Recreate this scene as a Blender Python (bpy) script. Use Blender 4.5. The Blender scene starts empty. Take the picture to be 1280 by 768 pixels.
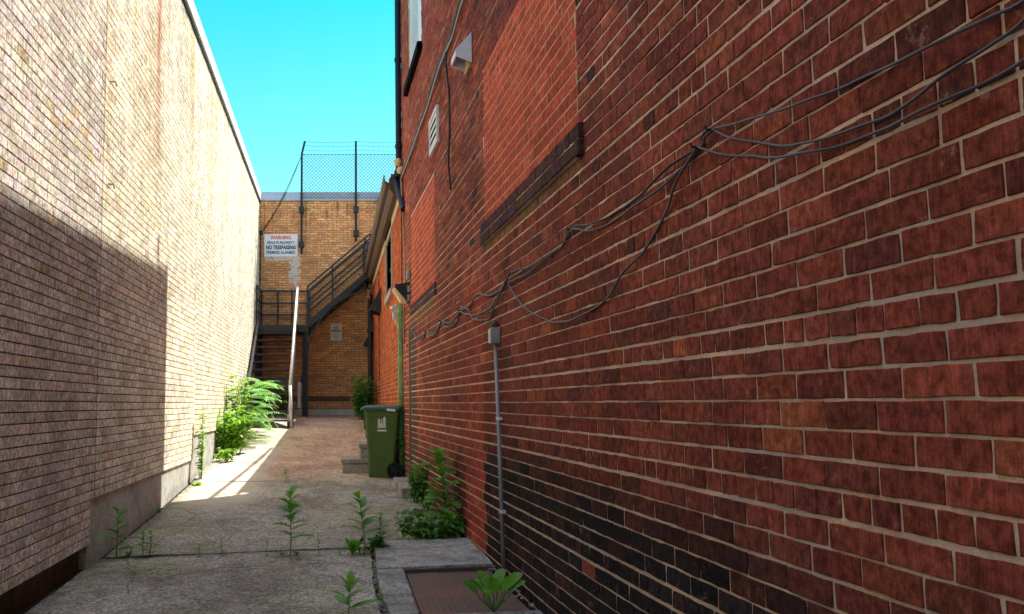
import bpy, math, random
import numpy as np
from mathutils import Vector, Matrix, noise as mnoise
rnd = random.Random(7)
S = bpy.context.scene
COL = S.collection
PI = math.pi
# ------------------------------------------------------------------ camera geometry
TH = math.radians(6.0); F = 1150.0; CX = 420.0; CY = 384.0
def ray(px, py):
    x = (px-CX)/F; u = (CY-py)/F
    return Vector((x, math.cos(TH)-math.sin(TH)*u, math.sin(TH)+math.cos(TH)*u))
def onY(px, py, Y):
    r = ray(px, py); return r*(Y/r.y)
def onX(px, py, X):
    r = ray(px, py); return r*(X/r.x)
RA, RS = 1.20, 0.026           # right wall plane  X = RA - RS*Y
LX = -1.85                     # left wall plane
BY = 21.8                      # end wall plane
WX = 0.87                      # low building wall plane
YC = 12.1                      # far corner of the tall building
HT = 7.6                       # tall building roof
HW = 4.86                      # left/back wall top
def RW(px, py):                # (u,z) on the tall right wall
    r = ray(px, py); t = RA/(r.x+RS*r.y); p = r*t
    return p.y, p.z
GY = [-40, 0, 5.5, 7.2, 9.9, 11.7, 14.4, 16, 17.6, 19, 21.8, 400]
GZ = [-1.6, -1.28, -1.21, -1.18, -1.065, -.97, -.79, -.61, -.45, -.34, -.262, -.26]
def gz(X, Y):
    z = sum(np.interp(Y+o, GY, GZ) for o in (-.5, -.25, 0, .25, .5))/5
    c = .04*min(1, max(0, (12-Y)/5))
    return float(z + c*(min(1.3, max(-1.9, X))+1.85))
def onG(px, py):
    r = ray(px, py); Y = 8.0
    for i in range(60):
        p = r*(Y/r.y); z = gz(p.x, p.y)
        Y2 = z/r.z*r.y
        Y = .5*Y+.5*min(30, max(1, Y2))
    p = r*(Y/r.y); p.z = gz(p.x, p.y)
    return p

# ------------------------------------------------------------------ object helpers
class MB:
    def __init__(s): s.v = []; s.f = []; s.m = []; s.c = []
    def add(s, vs, fs, mi=0, col=None):
        o = len(s.v); s.v += [tuple(v) for v in vs]
        s.f += [tuple(i+o for i in f) for f in fs]; s.m += [mi]*len(fs)
        s.c += [col or (1, 1, 1)]*len(vs)
    def box(s, a, b, mi=0, M=None, bev=0.0):
        x0, y0, z0 = a; x1, y1, z1 = b
        if bev > 0:
            # chamfered box
            vs = []; e = bev
            for zc, ze in ((z0, e), (z1, -e)):
                pass
            import bmesh
            bm = bmesh.new(); bmesh.ops.create_cube(bm, size=1)
            for v in bm.verts: v.co = Vector(((x0+x1)/2+v.co.x*(x1-x0), (y0+y1)/2+v.co.y*(y1-y0), (z0+z1)/2+v.co.z*(z1-z0)))
            bmesh.ops.bevel(bm, geom=bm.edges[:], offset=e, segments=2, affect='EDGES', profile=.6)
            bm.verts.index_update()
            vs = [v.co.copy() for v in bm.verts]; fs = [[v.index for v in f.verts] for f in bm.faces]; bm.free()
        else:
            vs = [Vector(p) for p in ((x0,y0,z0),(x1,y0,z0),(x1,y1,z0),(x0,y1,z0),(x0,y0,z1),(x1,y0,z1),(x1,y1,z1),(x0,y1,z1))]
            fs = [(0,3,2,1),(4,5,6,7),(0,1,5,4),(1,2,6,5),(2,3,7,6),(3,0,4,7)]
        if M: vs = [M @ v for v in vs]
        s.add(vs, fs, mi)
    def tube(s, pts, r, n=8, mi=0, cap=True, r2=None):
        pts = [Vector(p) for p in pts]; N = len(pts)
        rings = []; up = None
        for i, p in enumerate(pts):
            t = (pts[min(i+1, N-1)]-pts[max(i-1, 0)]).normalized()
            if up is None: up = Vector((0, 0, 1)) if abs(t.z) < .9 else Vector((1, 0, 0))
            sd = t.cross(up).normalized(); up = sd.cross(t).normalized()
            rr = r if r2 is None else r+(r2-r)*i/max(1, N-1)
            rings.append([p+(sd*math.cos(2*PI*k/n)+up*math.sin(2*PI*k/n))*rr for k in range(n)])
        vs = [v for g in rings for v in g]; fs = []
        for i in range(N-1):
            for k in range(n):
                a = i*n+k; b = i*n+(k+1) % n
                fs.append((a, b, b+n, a+n))
        if cap: fs.append(tuple(range(n))[::-1]); fs.append(tuple((N-1)*n+k for k in range(n)))
        s.add(vs, fs, mi)
    def bar(s, a, b, w, h, mi=0, upv=(0, 0, 1)):
        a = Vector(a); b = Vector(b); t = (b-a).normalized(); up = Vector(upv)
        if abs(t.dot(up)) > .95: up = Vector((0, 1, 0))
        sd = t.cross(up).normalized(); up = sd.cross(t).normalized()
        vs = []
        for p in (a, b):
            for i, j in ((-1, -1), (1, -1), (1, 1), (-1, 1)): vs.append(p+sd*i*w/2+up*j*h/2)
        s.add(vs, [(0,1,2,3),(7,6,5,4),(0,4,5,1),(1,5,6,2),(2,6,7,3),(3,7,4,0)], mi)
    def prism(s, prof, u0, u1, pos, mi=0):
        # prof: list of (n,z); pos(u,z,n)
        k = len(prof)
        vs = [pos(u, z, n) for u in (u0, u1) for n, z in prof]
        fs = [tuple(range(k)), tuple(range(2*k-1, k-1, -1))]+[(i, i+k, (i+1) % k+k, (i+1) % k) for i in range(k)]
        s.add(vs, fs, mi)
    def lathe(s, c, prof, n=16, mi=0, axis='z'):
        vs = []; 
        for r, h in prof:
            for k in range(n):
                a = 2*PI*k/n; x, y = r*math.cos(a), r*math.sin(a)
                p = {'z': (x, y, h), 'y': (x, h, y), 'x': (h, x, y)}[axis]
                vs.append(Vector(c)+Vector(p))
        fs = [(i*n+k, i*n+(k+1) % n, (i+1)*n+(k+1) % n, (i+1)*n+k) for i in range(len(prof)-1) for k in range(n)]
        s.add(vs, fs, mi)
    def build(s, name, mats, parent=None, smooth=False, usecol=False, fixn=True):
        me = bpy.data.meshes.new(name); me.from_pydata(s.v, [], s.f)
        if not isinstance(mats, (list, tuple)): mats = [mats]
        for m in mats: me.materials.append(m)
        me.polygons.foreach_set('material_index', s.m)
        if usecol:
            at = me.attributes.new('tint', 'FLOAT_COLOR', 'POINT')
            arr = np.ones((len(s.v), 4), dtype=np.float32); arr[:, :3] = np.array(s.c, dtype=np.float32)
            at.data.foreach_set('color', arr.ravel())
        if fixn and len(s.f) < 60000:
            import bmesh
            bm = bmesh.new(); bm.from_mesh(me); bmesh.ops.recalc_face_normals(bm, faces=bm.faces); bm.to_mesh(me); bm.free()
        if smooth: me.polygons.foreach_set('use_smooth', [True]*len(me.polygons))
        me.update()
        o = bpy.data.objects.new(name, me); COL.objects.link(o)
        if parent:
            o.parent = parent; o.matrix_parent_inverse = Matrix.Translation(parent.location).inverted() if parent.type == 'EMPTY' else Matrix()
        return o
def tag(o, label, cat, group=None):
    o['label'] = label; o['category'] = cat
    if group: o['group'] = group
    return o
def thing(name, label, cat, loc=(0, 0, 0), group=None):
    o = bpy.data.objects.new(name, None); COL.objects.link(o); o.location = loc; o.empty_display_size = .1
    return tag(o, label, cat, group)
def struct(o): o['kind'] = 'structure'; return o

# ------------------------------------------------------------------ materials
class NT:
    def __init__(s, name):
        s.m = bpy.data.materials.new(name); s.m.use_nodes = True; s.t = s.m.node_tree; s.t.nodes.clear()
        s.out = s.n('ShaderNodeOutputMaterial'); s.b = s.n('ShaderNodeBsdfPrincipled'); s.l(s.b.outputs[0], s.out.inputs[0])
        s.co = s.n('ShaderNodeTexCoord').outputs['Object']
    def n(s, k, **kw):
        x = s.t.nodes.new(k)
        for a, b in kw.items(): setattr(x, a, b)
        return x
    def l(s, a, b): s.t.links.new(a, b)
    def put(s, v, i):
        if hasattr(v, 'is_output') or isinstance(v, bpy.types.NodeSocket): s.l(v, i)
        else: i.default_value = v
    def scale(s, v, sc, off=(0, 0, 0)):
        m = s.n('ShaderNodeMapping'); s.put(v, m.inputs[0]); m.inputs['Scale'].default_value = sc; m.inputs['Location'].default_value = off
        return m.outputs[0]
    def noise(s, sc, det=4, rough=.6, v=None, dist=0):
        x = s.n('ShaderNodeTexNoise'); s.put(v or s.co, x.inputs['Vector']); x.inputs['Scale'].default_value = sc
        x.inputs['Detail'].default_value = det; x.inputs['Roughness'].default_value = rough; x.inputs['Distortion'].default_value = dist
        return x.outputs['Fac']
    def vor(s, sc, v=None, feat='F1', out='Distance'):
        x = s.n('ShaderNodeTexVoronoi'); x.feature = feat; s.put(v or s.co, x.inputs['Vector']); x.inputs['Scale'].default_value = sc
        return x.outputs[out]
    def map(s, v, a, b, c=0, d=1, smooth=False):
        x = s.n('ShaderNodeMapRange'); s.put(v, x.inputs[0])
        if smooth: x.interpolation_type = 'SMOOTHSTEP'
        for i, q in zip((1, 2, 3, 4), (a, b, c, d)): x.inputs[i].default_value = q
        return x.outputs[0]
    def math(s, op, a, b=0.0, c=None):
        x = s.n('ShaderNodeMath', operation=op); s.put(a, x.inputs[0]); s.put(b, x.inputs[1])
        if c is not None: s.put(c, x.inputs[2])
        return x.outputs[0]
    def mix(s, f, a, b, mode='MIX'):
        x = s.n('ShaderNodeMix', data_type='RGBA', blend_type=mode)
        s.put(f, x.inputs['Factor'])
        s.put(a if not isinstance(a, tuple) else (*a[:3], 1), x.inputs[6]); s.put(b if not isinstance(b, tuple) else (*b[:3], 1), x.inputs[7])
        return x.outputs[2]
    def grey(s, v):
        x = s.n('ShaderNodeCombineColor'); 
        for i in range(3): s.put(v, x.inputs[i])
        return x.outputs[0]
    def bump(s, h, st=.5, d=.01, prev=None):
        x = s.n('ShaderNodeBump'); x.inputs['Strength'].default_value = st; x.inputs['Distance'].default_value = d
        s.put(h, x.inputs['Height'])
        if prev: s.l(prev, x.inputs['Normal'])
        return x.outputs[0]
    def fin(s, col, rough=.8, nrm=None, metal=0, spec=.3):
        s.put(col if not isinstance(col, tuple) else (*col[:3], 1), s.b.inputs['Base Color']); s.put(rough, s.b.inputs['Roughness'])
        s.b.inputs['Metallic'].default_value = metal; s.b.inputs['Specular IOR Level'].default_value = spec
        if nrm: s.l(nrm, s.b.inputs['Normal'])
        return s.m
    def sep(s):
        x = s.n('ShaderNodeSeparateXYZ'); s.l(s.co, x.inputs[0]); return x.outputs
    def attr(s, nm='tint'):
        x = s.n('ShaderNodeAttribute'); x.attribute_name = nm; return x.outputs['Color']

def painted(name, col, rough=.55, var=.25, metal=0, rust=None, sc=8, spec=.3):
    t = NT(name); n1 = t.noise(sc, 6); n2 = t.noise(sc*9, 3)
    c = t.mix(1, tuple(col), t.grey(t.map(n1, .3, .7, 1-var, 1+var)), 'MULTIPLY')
    if rust:
        c = t.mix(t.map(t.noise(sc*2.3, 7, .7), .56, .66, 0, .85), c, tuple(rust))
    return t.fin(c, t.map(n1, .3, .7, rough-.1, rough+.15), t.bump(n2, .25, .003), metal, spec)

def brick_mat(name, scratch=.5, stain=None, near=False):
    t = NT(name); base = t.attr()
    fine = t.noise(170, 5, .7); med = t.noise(34, 5, .65)
    vert = t.noise(1, 4, .7, t.scale(t.co, (150, 150, 14)))
    c = t.mix(1, base, t.grey(t.map(med, .38, .64, .58, 1.42)), 'MULTIPLY')
    c = t.mix(1, c, t.grey(t.map(vert, .38, .62, 1-scratch*.42, 1+scratch*.40)), 'MULTIPLY')
    c = t.mix(t.map(fine, .55, .64, 0, .65), c, t.mix(.65, base, (.03, .02, .02)))
    big = t.noise(1.3, 4, .6)
    c = t.mix(1, c, t.grey(t.map(big, .3, .7, .84, 1.16)), 'MULTIPLY')
    if stain: c = stain(t, c)
    h = t.math('ADD', t.math('MULTIPLY', fine, .5), t.math('MULTIPLY', vert, .6*scratch+.2))
    h2 = t.math('ADD', h, t.math('MULTIPLY', med, .8))
    return t.fin(c, .86, t.bump(h2, .65, .006), 0, .06)

def mortar_mat(name, c1, c2, stain=None):
    t = NT(name); a = t.noise(60, 6, .75); b = t.noise(3, 4)
    c = t.mix(t.map(a, .3, .7), tuple(c1), tuple(c2))
    c = t.mix(1, c, t.grey(t.map(b, .3, .7, .7, 1.25)), 'MULTIPLY')
    if stain: c = stain(t, c)
    return t.fin(c, .95, t.bump(a, .9, .008), 0, .03)

def left_stain(t, c):
    o = t.sep(); Y, Z = o[1], o[2]
    # long run-off streaks below the coping
    st = t.noise(1, 5, .7, t.scale(t.co, (1, 5.5, .16)))
    high = t.map(Z, -.5, 4.8, .05, 1)
    c = t.mix(t.math('MULTIPLY', t.map(st, .52, .62, 0, .7), high), c, t.mix(1, c, (.80, .60, .34), 'MULTIPLY'))
    def streak(c, y0, w, zt, zb, col, k):
        d = t.math('ABSOLUTE', t.math('SUBTRACT', t.math('ADD', Y, t.math('MULTIPLY', t.noise(2.2, 4), .12)), y0+.06))
        m = t.math('MULTIPLY', t.map(d, w, 0, 0, 1), t.map(Z, zb, zt, 0, 1))
        m = t.math('MULTIPLY', m, t.map(t.noise(1, 4, .7, t.scale(t.co, (1, 30, 2.5))), .3, .6, .35, 1))
        return t.mix(t.math('MULTIPLY', m, k), c, tuple(col))
    c = streak(c, 9.25, .19, 3.7, 1.9, (.42, .13, .03), 1.0)
    c = streak(c, 11.4, .12, 5.6, 2.8, (.62, .34, .12), .6)
    c = streak(c, 13.3, .12, 5.6, 1.8, (.66, .40, .18), .5)
    c = streak(c, 7.15, .06, .3, -1, (.30, .18, .10), .0)
    # dark seam line where the two builds of the wall meet
    d = t.math('ABSOLUTE', t.math('SUBTRACT', Y, 7.12))
    c = t.mix(t.map(d, .018, .006, 0, .55), c, (.16, .10, .07))
    d2 = t.math('ABSOLUTE', t.math('SUBTRACT', Y, 7.42)); 
    m = t.math('MULTIPLY', t.map(d2, .05, 0, 0, 1), t.math('MULTIPLY', t.map(Z, -.9, -.3, 1, 0), t.map(t.noise(9, 4), .4, .55)))
    c = t.mix(m, c, (.03, .025, .02))
    return c
def back_stain(t, c):
    o = t.sep(); X, Z = o[0], o[2]
    st = t.noise(1, 4, .7, t.scale(t.co, (16, 1, .9)))
    m = t.math('MULTIPLY', t.map(st, .55, .62, 0, .8), t.map(Z, 3.6, 4.8, 0, 1))
    c = t.mix(m, c, (.10, .05, .03))
    c = t.mix(t.map(t.noise(1.1, 4), .5, .7, 0, .3), c, (.30, .15, .08))
    # pale paint left under the warning sign
    wx, wz = -.99, 3.28
    dx = t.math('ABSOLUTE', t.math('SUBTRACT', X, wx)); 
    nn = t.noise(14, 5, .7)
    a = t.math('MULTIPLY', t.map(dx, .20, .02, 0, 1), t.math('MULTIPLY', t.map(Z, 2.65, 3.0, 0, 1), t.map(Z, 3.62, 3.5, 0, 1)))
    dx2 = t.math('ABSOLUTE', t.math('SUBTRACT', X, -1.28))
    b = t.math('MULTIPLY', t.map(dx2, .44, .40, 0, 1), t.math('MULTIPLY', t.map(Z, 3.36, 3.46, 0, 1), t.map(Z, 3.62, 3.5, 0, 1)))
    mm = t.math('MAXIMUM', a, b)
    mm = t.map(t.math('MULTIPLY', mm, t.map(nn, .40, .60, .15, 1.2)), .20, .45, 0, .85)
    return t.mix(mm, c, (.62, .62, .66))
def right_stain(t, c):
    # sooty greying plus pale mineral scratches
    g = t.noise(2.3, 5, .65)
    c = t.mix(t.map(g, .52, .72, 0, .35), c, t.mix(1, c, (.5, .45, .5), 'MULTIPLY'))
    w = t.noise(1, 6, .8, t.scale(t.co, (14, 14, 26)), .8)
    c = t.mix(t.map(w, .60, .68, 0, .5), c, (.55, .20, .10))
    sm = t.math('MULTIPLY', t.map(t.noise(17, 5, .7), .62, .66, 0, 1), t.map(t.noise(2.1, 3), .5, .56, 0, 1))
    c = t.mix(t.math('MULTIPLY', sm, .3), c, (.46, .38, .32))
    return c

M = {}
M['brick_r'] = brick_mat('old_red_brick', .55, right_stain)
M['brick_in'] = brick_mat('smooth_red_brick', .35)
M['brick_low'] = brick_mat('orange_brick', .4)
M['brick_l'] = brick_mat('cream_brick', .35, left_stain)
M['brick_b'] = brick_mat('buff_brick', .3, back_stain)
def repoint(t, c):
    return t.mix(t.map(t.noise(1.6, 3), .48, .58, 0, .75), c, (.56, .51, .45))
M['mor_r'] = mortar_mat('lime_mortar', (.92, .72, .54), (.66, .50, .38), repoint)
M['mor_in'] = mortar_mat('tan_mortar', (.72, .50, .33), (.52, .34, .23))
M['mor_low'] = mortar_mat('warm_mortar', (.75, .52, .34), (.52, .32, .2))
M['mor_l'] = mortar_mat('brown_mortar', (.19, .115, .065), (.12, .075, .045), left_stain)
M['mor_b'] = mortar_mat('grey_mortar', (.22, .15, .11), (.14, .10, .08), back_stain)
M['sill'] = brick_mat('dark_sill_brick', .8)

def concrete(name, c1, c2, tint=None, agg=1.0, bumpk=1.0):
    t = NT(name); a = t.noise(1.4, 6, .65); b = t.noise(130, 4, .75); p = t.vor(70); d = t.noise(11, 8, .78)
    c = t.mix(t.map(a, .42, .6), tuple(c1), tuple(c2))
    c = t.mix(t.map(b, .50, .60, 0, .75*agg), c, (.02, .018, .015))
    c = t.mix(t.map(p, .0, .32, .55*agg, 0), c, (.42, .38, .33))
    c = t.mix(1, c, t.grey(t.map(d, .38, .62, .76, 1.2)), 'MULTIPLY')
    g_ = t.noise(44, 3, .8); c = t.mix(1, c, t.grey(t.map(g_, .40, .60, 1-.42*agg, 1+.34*agg)), 'MULTIPLY')
    if tint: c = tint(t, c)
    h = t.math('ADD', t.math('MULTIPLY', b, .6), t.math('MULTIPLY', p, -.8))
    return t.fin(c, .93, t.bump(d, .3*bumpk, .02, t.bump(h, .7*bumpk, .006)), 0, .06)
def ground_tint(t, c):
    o = t.sep(); Y, X = o[1], o[0]
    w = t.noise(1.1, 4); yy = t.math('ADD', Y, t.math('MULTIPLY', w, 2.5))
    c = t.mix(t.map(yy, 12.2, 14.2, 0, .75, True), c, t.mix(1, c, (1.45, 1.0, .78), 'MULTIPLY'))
    pale = t.math('MULTIPLY', t.map(X, -.75, -1.15, 0, 1, True), t.map(Y, 9, 10.5, 0, 1))  # sunlit strip by the left wall, its brightness painted into the concrete colour
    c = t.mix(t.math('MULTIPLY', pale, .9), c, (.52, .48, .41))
    green = t.math('MULTIPLY', t.map(t.noise(.8, 5), .45, .6, 0, .45), t.map(Y, 13, 10, 0, 1))
    c = t.mix(green, c, t.mix(1, c, (.80, .85, .42), 'MULTIPLY'))
    dk = t.noise(1, 5, .7, t.scale(t.co, (1.2, .5, 1), (4, 2, 0)))
    c = t.mix(t.map(dk, .50, .64, 0, .45), c, (.085, .07, .055))
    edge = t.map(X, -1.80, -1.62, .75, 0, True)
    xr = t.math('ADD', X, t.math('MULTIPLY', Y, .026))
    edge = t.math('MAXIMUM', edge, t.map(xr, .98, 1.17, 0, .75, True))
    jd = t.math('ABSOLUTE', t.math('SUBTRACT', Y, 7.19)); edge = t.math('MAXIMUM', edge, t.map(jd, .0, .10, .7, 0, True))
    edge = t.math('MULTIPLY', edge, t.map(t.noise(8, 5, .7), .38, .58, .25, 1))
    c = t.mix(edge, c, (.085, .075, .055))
    # hairline cracks
    cr = t.vor(.8, t.mix(.12, t.co, t.grey(t.noise(3, 5))), 'DISTANCE_TO_EDGE')
    c = t.mix(t.map(cr, .006, .001, 0, .5), c, (.03, .025, .02))
    return c
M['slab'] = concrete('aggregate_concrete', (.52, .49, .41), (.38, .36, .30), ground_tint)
M['dirt'] = concrete('dirt', (.075, .06, .045), (.045, .036, .028), None, .6, 2)
M['smooth_conc'] = concrete('smooth_concrete', (.36, .33, .29), (.27, .25, .22), None, .25, .5)
M['found'] = concrete('foundation_concrete', (.56, .55, .51), (.42, .42, .39), None, .2, .6)
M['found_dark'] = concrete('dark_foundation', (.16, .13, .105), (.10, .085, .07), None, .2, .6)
def scrape(t, c):
    w = t.noise(1, 5, .7, t.scale(t.co, (22, 2.2, 1)), 1.2)
    c = t.mix(t.map(w, .60, .64, 0, .6), c, (.62, .60, .56))
    return t.mix(t.map(t.noise(4, 5, .7), .52, .62, 0, .5), c, (.12, .11, .095))
M['hatchconc'] = concrete('grey_concrete', (.42, .41, .375), (.28, .275, .255), scrape, .5, 1.2)
M['stone'] = concrete('pebble_stone', (.45, .42, .38), (.25, .22, .2), None, .2, .5)
M['black'] = painted('black_painted_steel', (.024, .026, .032), .45, .3, 0, (.06, .03, .018), 5)
M['navy'] = painted('dark_pipe_paint', (.012, .016, .035), .5, .25)
M['white'] = painted('white_painted_metal', (.72, .72, .72), .5, .12)
M['greym'] = painted('grey_galvanised', (.34, .34, .36), .5, .2, .3)
M['silver'] = painted('handrail_galvanised', (.62, .60, .57), .45, .2, .2, (.35, .2, .12), 6)
M['coping'] = painted('blue_grey_coping', (.40, .47, .62), .5, .12)
M['copingw'] = painted('white_coping', (.80, .80, .80), .5, .08)
M['brown'] = painted('brown_fascia', (.10, .055, .036), .6, .3, 0, (.05, .03, .02))
M['tan'] = painted('tan_trim', (.50, .36, .22), .6, .3)
M['stonetrim'] = painted('stone_trim', (.42, .33, .26), .8, .25)
M['glass'] = painted('dark_glass', (.02, .025, .03), .12, .1, 0, None, 8, .6)
M['green_post'] = painted('flaking_green_paint', (.12, .52, .20), .6, .35, 0, (.40, .32, .22), 9)
M['cream'] = painted('cream_lens', (.85, .62, .30), .4, .2)
M['wire'] = painted('grey_cable', (.085, .085, .10), .45, .3)
M['wireb'] = painted('black_cable', (.02, .02, .022), .5, .3)
M['tan_cable'] = painted('tan_cable', (.38, .25, .15), .6, .3)
M['rustplate'] = None
M['bin'] = painted('green_bin_plastic', (.066, .120, .022), .48, .22, 0, (.10, .11, .06), 4, .4)
M['lid'] = painted('green_lid_plastic', (.025, .10, .055), .38, .12, 0, None, 4, .4)
M['rubber'] = painted('black_rubber', (.012, .012, .012), .7, .2)
M['signw'] = painted('sign_white', (.72, .76, .86), .45, .06)
M['signw2'] = painted('sign_offwhite', (.66, .65, .62), .5, .1)
M['red'] = painted('sign_red', (.55, .03, .03), .5, .1)
M['ink'] = painted('sign_blue_black', (.015, .03, .09), .5, .1)
M['ink2'] = painted('sign_black', (.03, .03, .03), .5, .1)
M['teal'] = painted('sign_blue', (.02, .12, .30), .5, .1)
M['bluecab'] = painted('blue_steel', (.02, .035, .10), .5, .2)
M['stem'] = painted('green_stem', (.10, .20, .04), .6, .3)
M['redstem'] = painted('reddish_stem', (.28, .09, .05), .6, .3)
M['deadleaf'] = painted('dead_leaf', (.24, .11, .05), .8, .4)
def plate_mat():
    t = NT('rusty_tread_plate'); a = t.noise(3, 6, .65); n = t.noise(120, 3)
    x = t.n('ShaderNodeTexWave'); x.wave_type = 'BANDS'; x.bands_direction = 'X'
    t.put(t.co, x.inputs['Vector']); x.inputs['Scale'].default_value = 9; x.inputs['Distortion'].default_value = .4
    y = t.n('ShaderNodeTexWave'); y.bands_direction = 'Y'; t.put(t.co, y.inputs['Vector']); y.inputs['Scale'].default_value = 14
    h = t.math('MULTIPLY', x.outputs['Fac'], y.outputs['Fac'])
    c = t.mix(t.map(a, .35, .68), (.10, .065, .055), (.20, .085, .05))
    c = t.mix(t.map(h, .3, .8, 0, .22), c, (.20, .12, .10))
    return t.fin(c, .62, t.bump(h, .4, .003, t.bump(n, .5, .003)), .25, .4)
M['rustplate'] = plate_mat()
def leaf_mat(name, c1, c2, trans=.35):
    t = NT(name); a = t.noise(7, 4); o = t.noise(60, 3)
    c = t.mix(t.map(a, .32, .68), tuple(c1), tuple(c2))
    c = t.mix(1, c, t.grey(t.map(o, .3, .7, .8, 1.2)), 'MULTIPLY')
    t.fin(c, .5, t.bump(o, .3, .003), 0, .35)
    tr = t.n('ShaderNodeBsdfTranslucent'); t.l(t.mix(1, c, (1.3, 1.5, .5), 'MULTIPLY'), tr.inputs[0])
    mx = t.n('ShaderNodeMixShader'); mx.inputs[0].default_value = trans
    t.l(t.b.outputs[0], mx.inputs[1]); t.l(tr.outputs[0], mx.inputs[2]); t.l(mx.outputs[0], t.out.inputs[0])
    return t.m
M['leaf'] = leaf_mat('weed_leaf', (.09, .26, .035), (.17, .38, .05))
M['leafd'] = leaf_mat('dark_leaf', (.07, .20, .035), (.14, .32, .05))
M['leafy'] = leaf_mat('sunlit_yellow_green_leaf', (.17, .36, .03), (.29, .48, .05), .4)
M['leafb'] = leaf_mat('sumac_leaf', (.14, .34, .09), (.26, .48, .14), .4)

# ------------------------------------------------------------------ brick generator
def pick(r, pal):
    x = r.random()*sum(w for w, c in pal)
    for w, c in pal:
        x -= w
        if x <= 0: break
    k = r.uniform(.82, 1.18)
    return tuple(v*k*r.uniform(.95, 1.05) for v in c)
def lay(mb, pos, u0, u1, z0, z1, L, h, zref, joint, head, proud, colf, holes=(), header=None, bevel=.0025, nearf=None, seed=1, jit=1.0, mi=0, thick=None):
    r = random.Random(seed)
    k0 = math.floor((z0-zref)/h+.01); k1 = math.ceil((z1-zref)/h-.01)
    for k in range(k0, k1):
        za = zref+k*h; zb = za+h
        j0 = joint/2*(thick(k) if thick else 1); j1 = joint/2*(thick(k+1) if thick else 1)
        a = max(za+j0, z0+.001); b = min(zb-j1, z1-.001)
        if b-a < .015: continue
        isH = header(k) if header else False
        l = L/2 if isH else L
        off = (L/4 if isH else (L/2 if k % 2 else 0))
        u = math.floor(u0/l)*l - off + r.uniform(-.012, .012)*jit
        e = u
        while e < u1:
            s = e; e = s+l+r.uniform(-.006, .006)*jit
            e = max(e, s+.05)
            p, q = s+head/2*r.uniform(.6, 1.5), e-head/2*r.uniform(.6, 1.5)
            p = max(p, u0); q = min(q, u1)
            if q-p < .02: continue
            segs = [(p, q)]; zm = (a+b)/2
            for (ha, hb, hz0, hz1) in holes:
                if hz0 < zm < hz1:
                    ns = []
                    for (x, y) in segs:
                        if y <= ha or x >= hb: ns.append((x, y)); continue
                        if ha-x > .03: ns.append((x, ha-.005))
                        if y-hb > .03: ns.append((hb+.005, y))
                    segs = ns
            for (x, y) in segs:
                um = (x+y)/2; c = colf(um, zm, r, k)
                near = nearf(um) if nearf else False
                nl = 5 if near else 1
                d = proud+r.uniform(-.0008, .0014)*jit
                tu, tz = r.uniform(-.0011, .0011)*jit, r.uniform(-.0010, .0010)*jit
                jj = .0008*jit if near else .0006*jit
                rot = r.uniform(-.0010, .0010)*jit
                ring = [(x+(y-x)*i/nl, a) for i in range(nl)]+[(y, a)]
                if near: ring += [(y, (a+b)/2)]
                ring += [(y-(y-x)*i/nl, b) for i in range(nl)]+[(x, b)]
                if near: ring += [(x, (a+b)/2)]
                ring = [(pu+r.uniform(-jj, jj), pz+r.uniform(-jj, jj)+(rot*(1 if pu > um else -1))) for pu, pz in ring]
                if near:
                    for ci in (0, nl, nl+2, 2*nl+2):
                        if r.random() < .22:
                            q_ = r.uniform(.001, .003); pu, pz = ring[ci % len(ring)]
                            ring[ci % len(ring)] = (pu+q_*(1 if pu < um else -1), pz+q_*.6*(1 if pz < zm else -1))
                    if r.random() < .25:
                        ci = r.choice([1, 2, 3, nl+3, nl+4]); pu, pz = ring[ci]; ring[ci] = (pu, pz+r.uniform(.001, .003)*(1 if pz < zm else -1))
                n = len(ring); bv = bevel
                vs = [pos(pu, pz, -.004) for pu, pz in ring]
                def dep(pu, pz): return d+tu*(pu-um)/(y-x+1e-6)*2+tz*(pz-zm)/(b-a)*2
                vs += [pos(pu, pz, dep(pu, pz)-bv) for pu, pz in ring]
                vs += [pos(um+(pu-um)*(1-2*bv/(y-x)), zm+(pz-zm)*(1-2*bv/(b-a)), dep(pu, pz)) for pu, pz in ring]
                fs = []
                for i in range(n):
                    j = (i+1) % n
                    fs.append((i, j, j+n, i+n)); fs.append((i+n, j+n, j+2*n, i+2*n))
                fs.append(tuple(range(2*n, 3*n)))
                mb.add(vs, fs, mi, c)
def face(mb, pos, u0, u1, z0, z1, holes, mi=1, depth=.12, rmi=1):
    us = sorted({u0, u1, *[h[0] for h in holes], *[h[1] for h in holes]}); zs = sorted({z0, z1, *[h[2] for h in holes], *[h[3] for h in holes]})
    for a, b in zip(us, us[1:]):
        for c, d in zip(zs, zs[1:]):
            if any(h[0] < (a+b)/2 < h[1] and h[2] < (c+d)/2 < h[3] for h in holes): continue
            mb.add([pos(a, c, 0), pos(b, c, 0), pos(b, d, 0), pos(a, d, 0)], [(0, 1, 2, 3)], mi)
    for h in holes:
        a, b, c, d = h
        q = [(a, c), (b, c), (b, d), (a, d)]
        for i in range(4):
            p, s = q[i], q[(i+1) % 4]
            mb.add([pos(p[0], p[1], 0), pos(s[0], s[1], 0), pos(s[0], s[1], -depth), pos(p[0], p[1], -depth)], [(0, 1, 2, 3)], rmi)
        mb.add([pos(a, c, -depth), pos(b, c, -depth), pos(b, d, -depth), pos(a, d, -depth)], [(0, 1, 2, 3)], rmi)
posR = lambda u, z, n: (RA-RS*u-n, u, z)
posL = lambda u, z, n: (LX+n, u, z)
posB = lambda u, z, n: (u, BY-n, z)
posW = lambda u, z, n: (WX-n, u, z)

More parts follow.
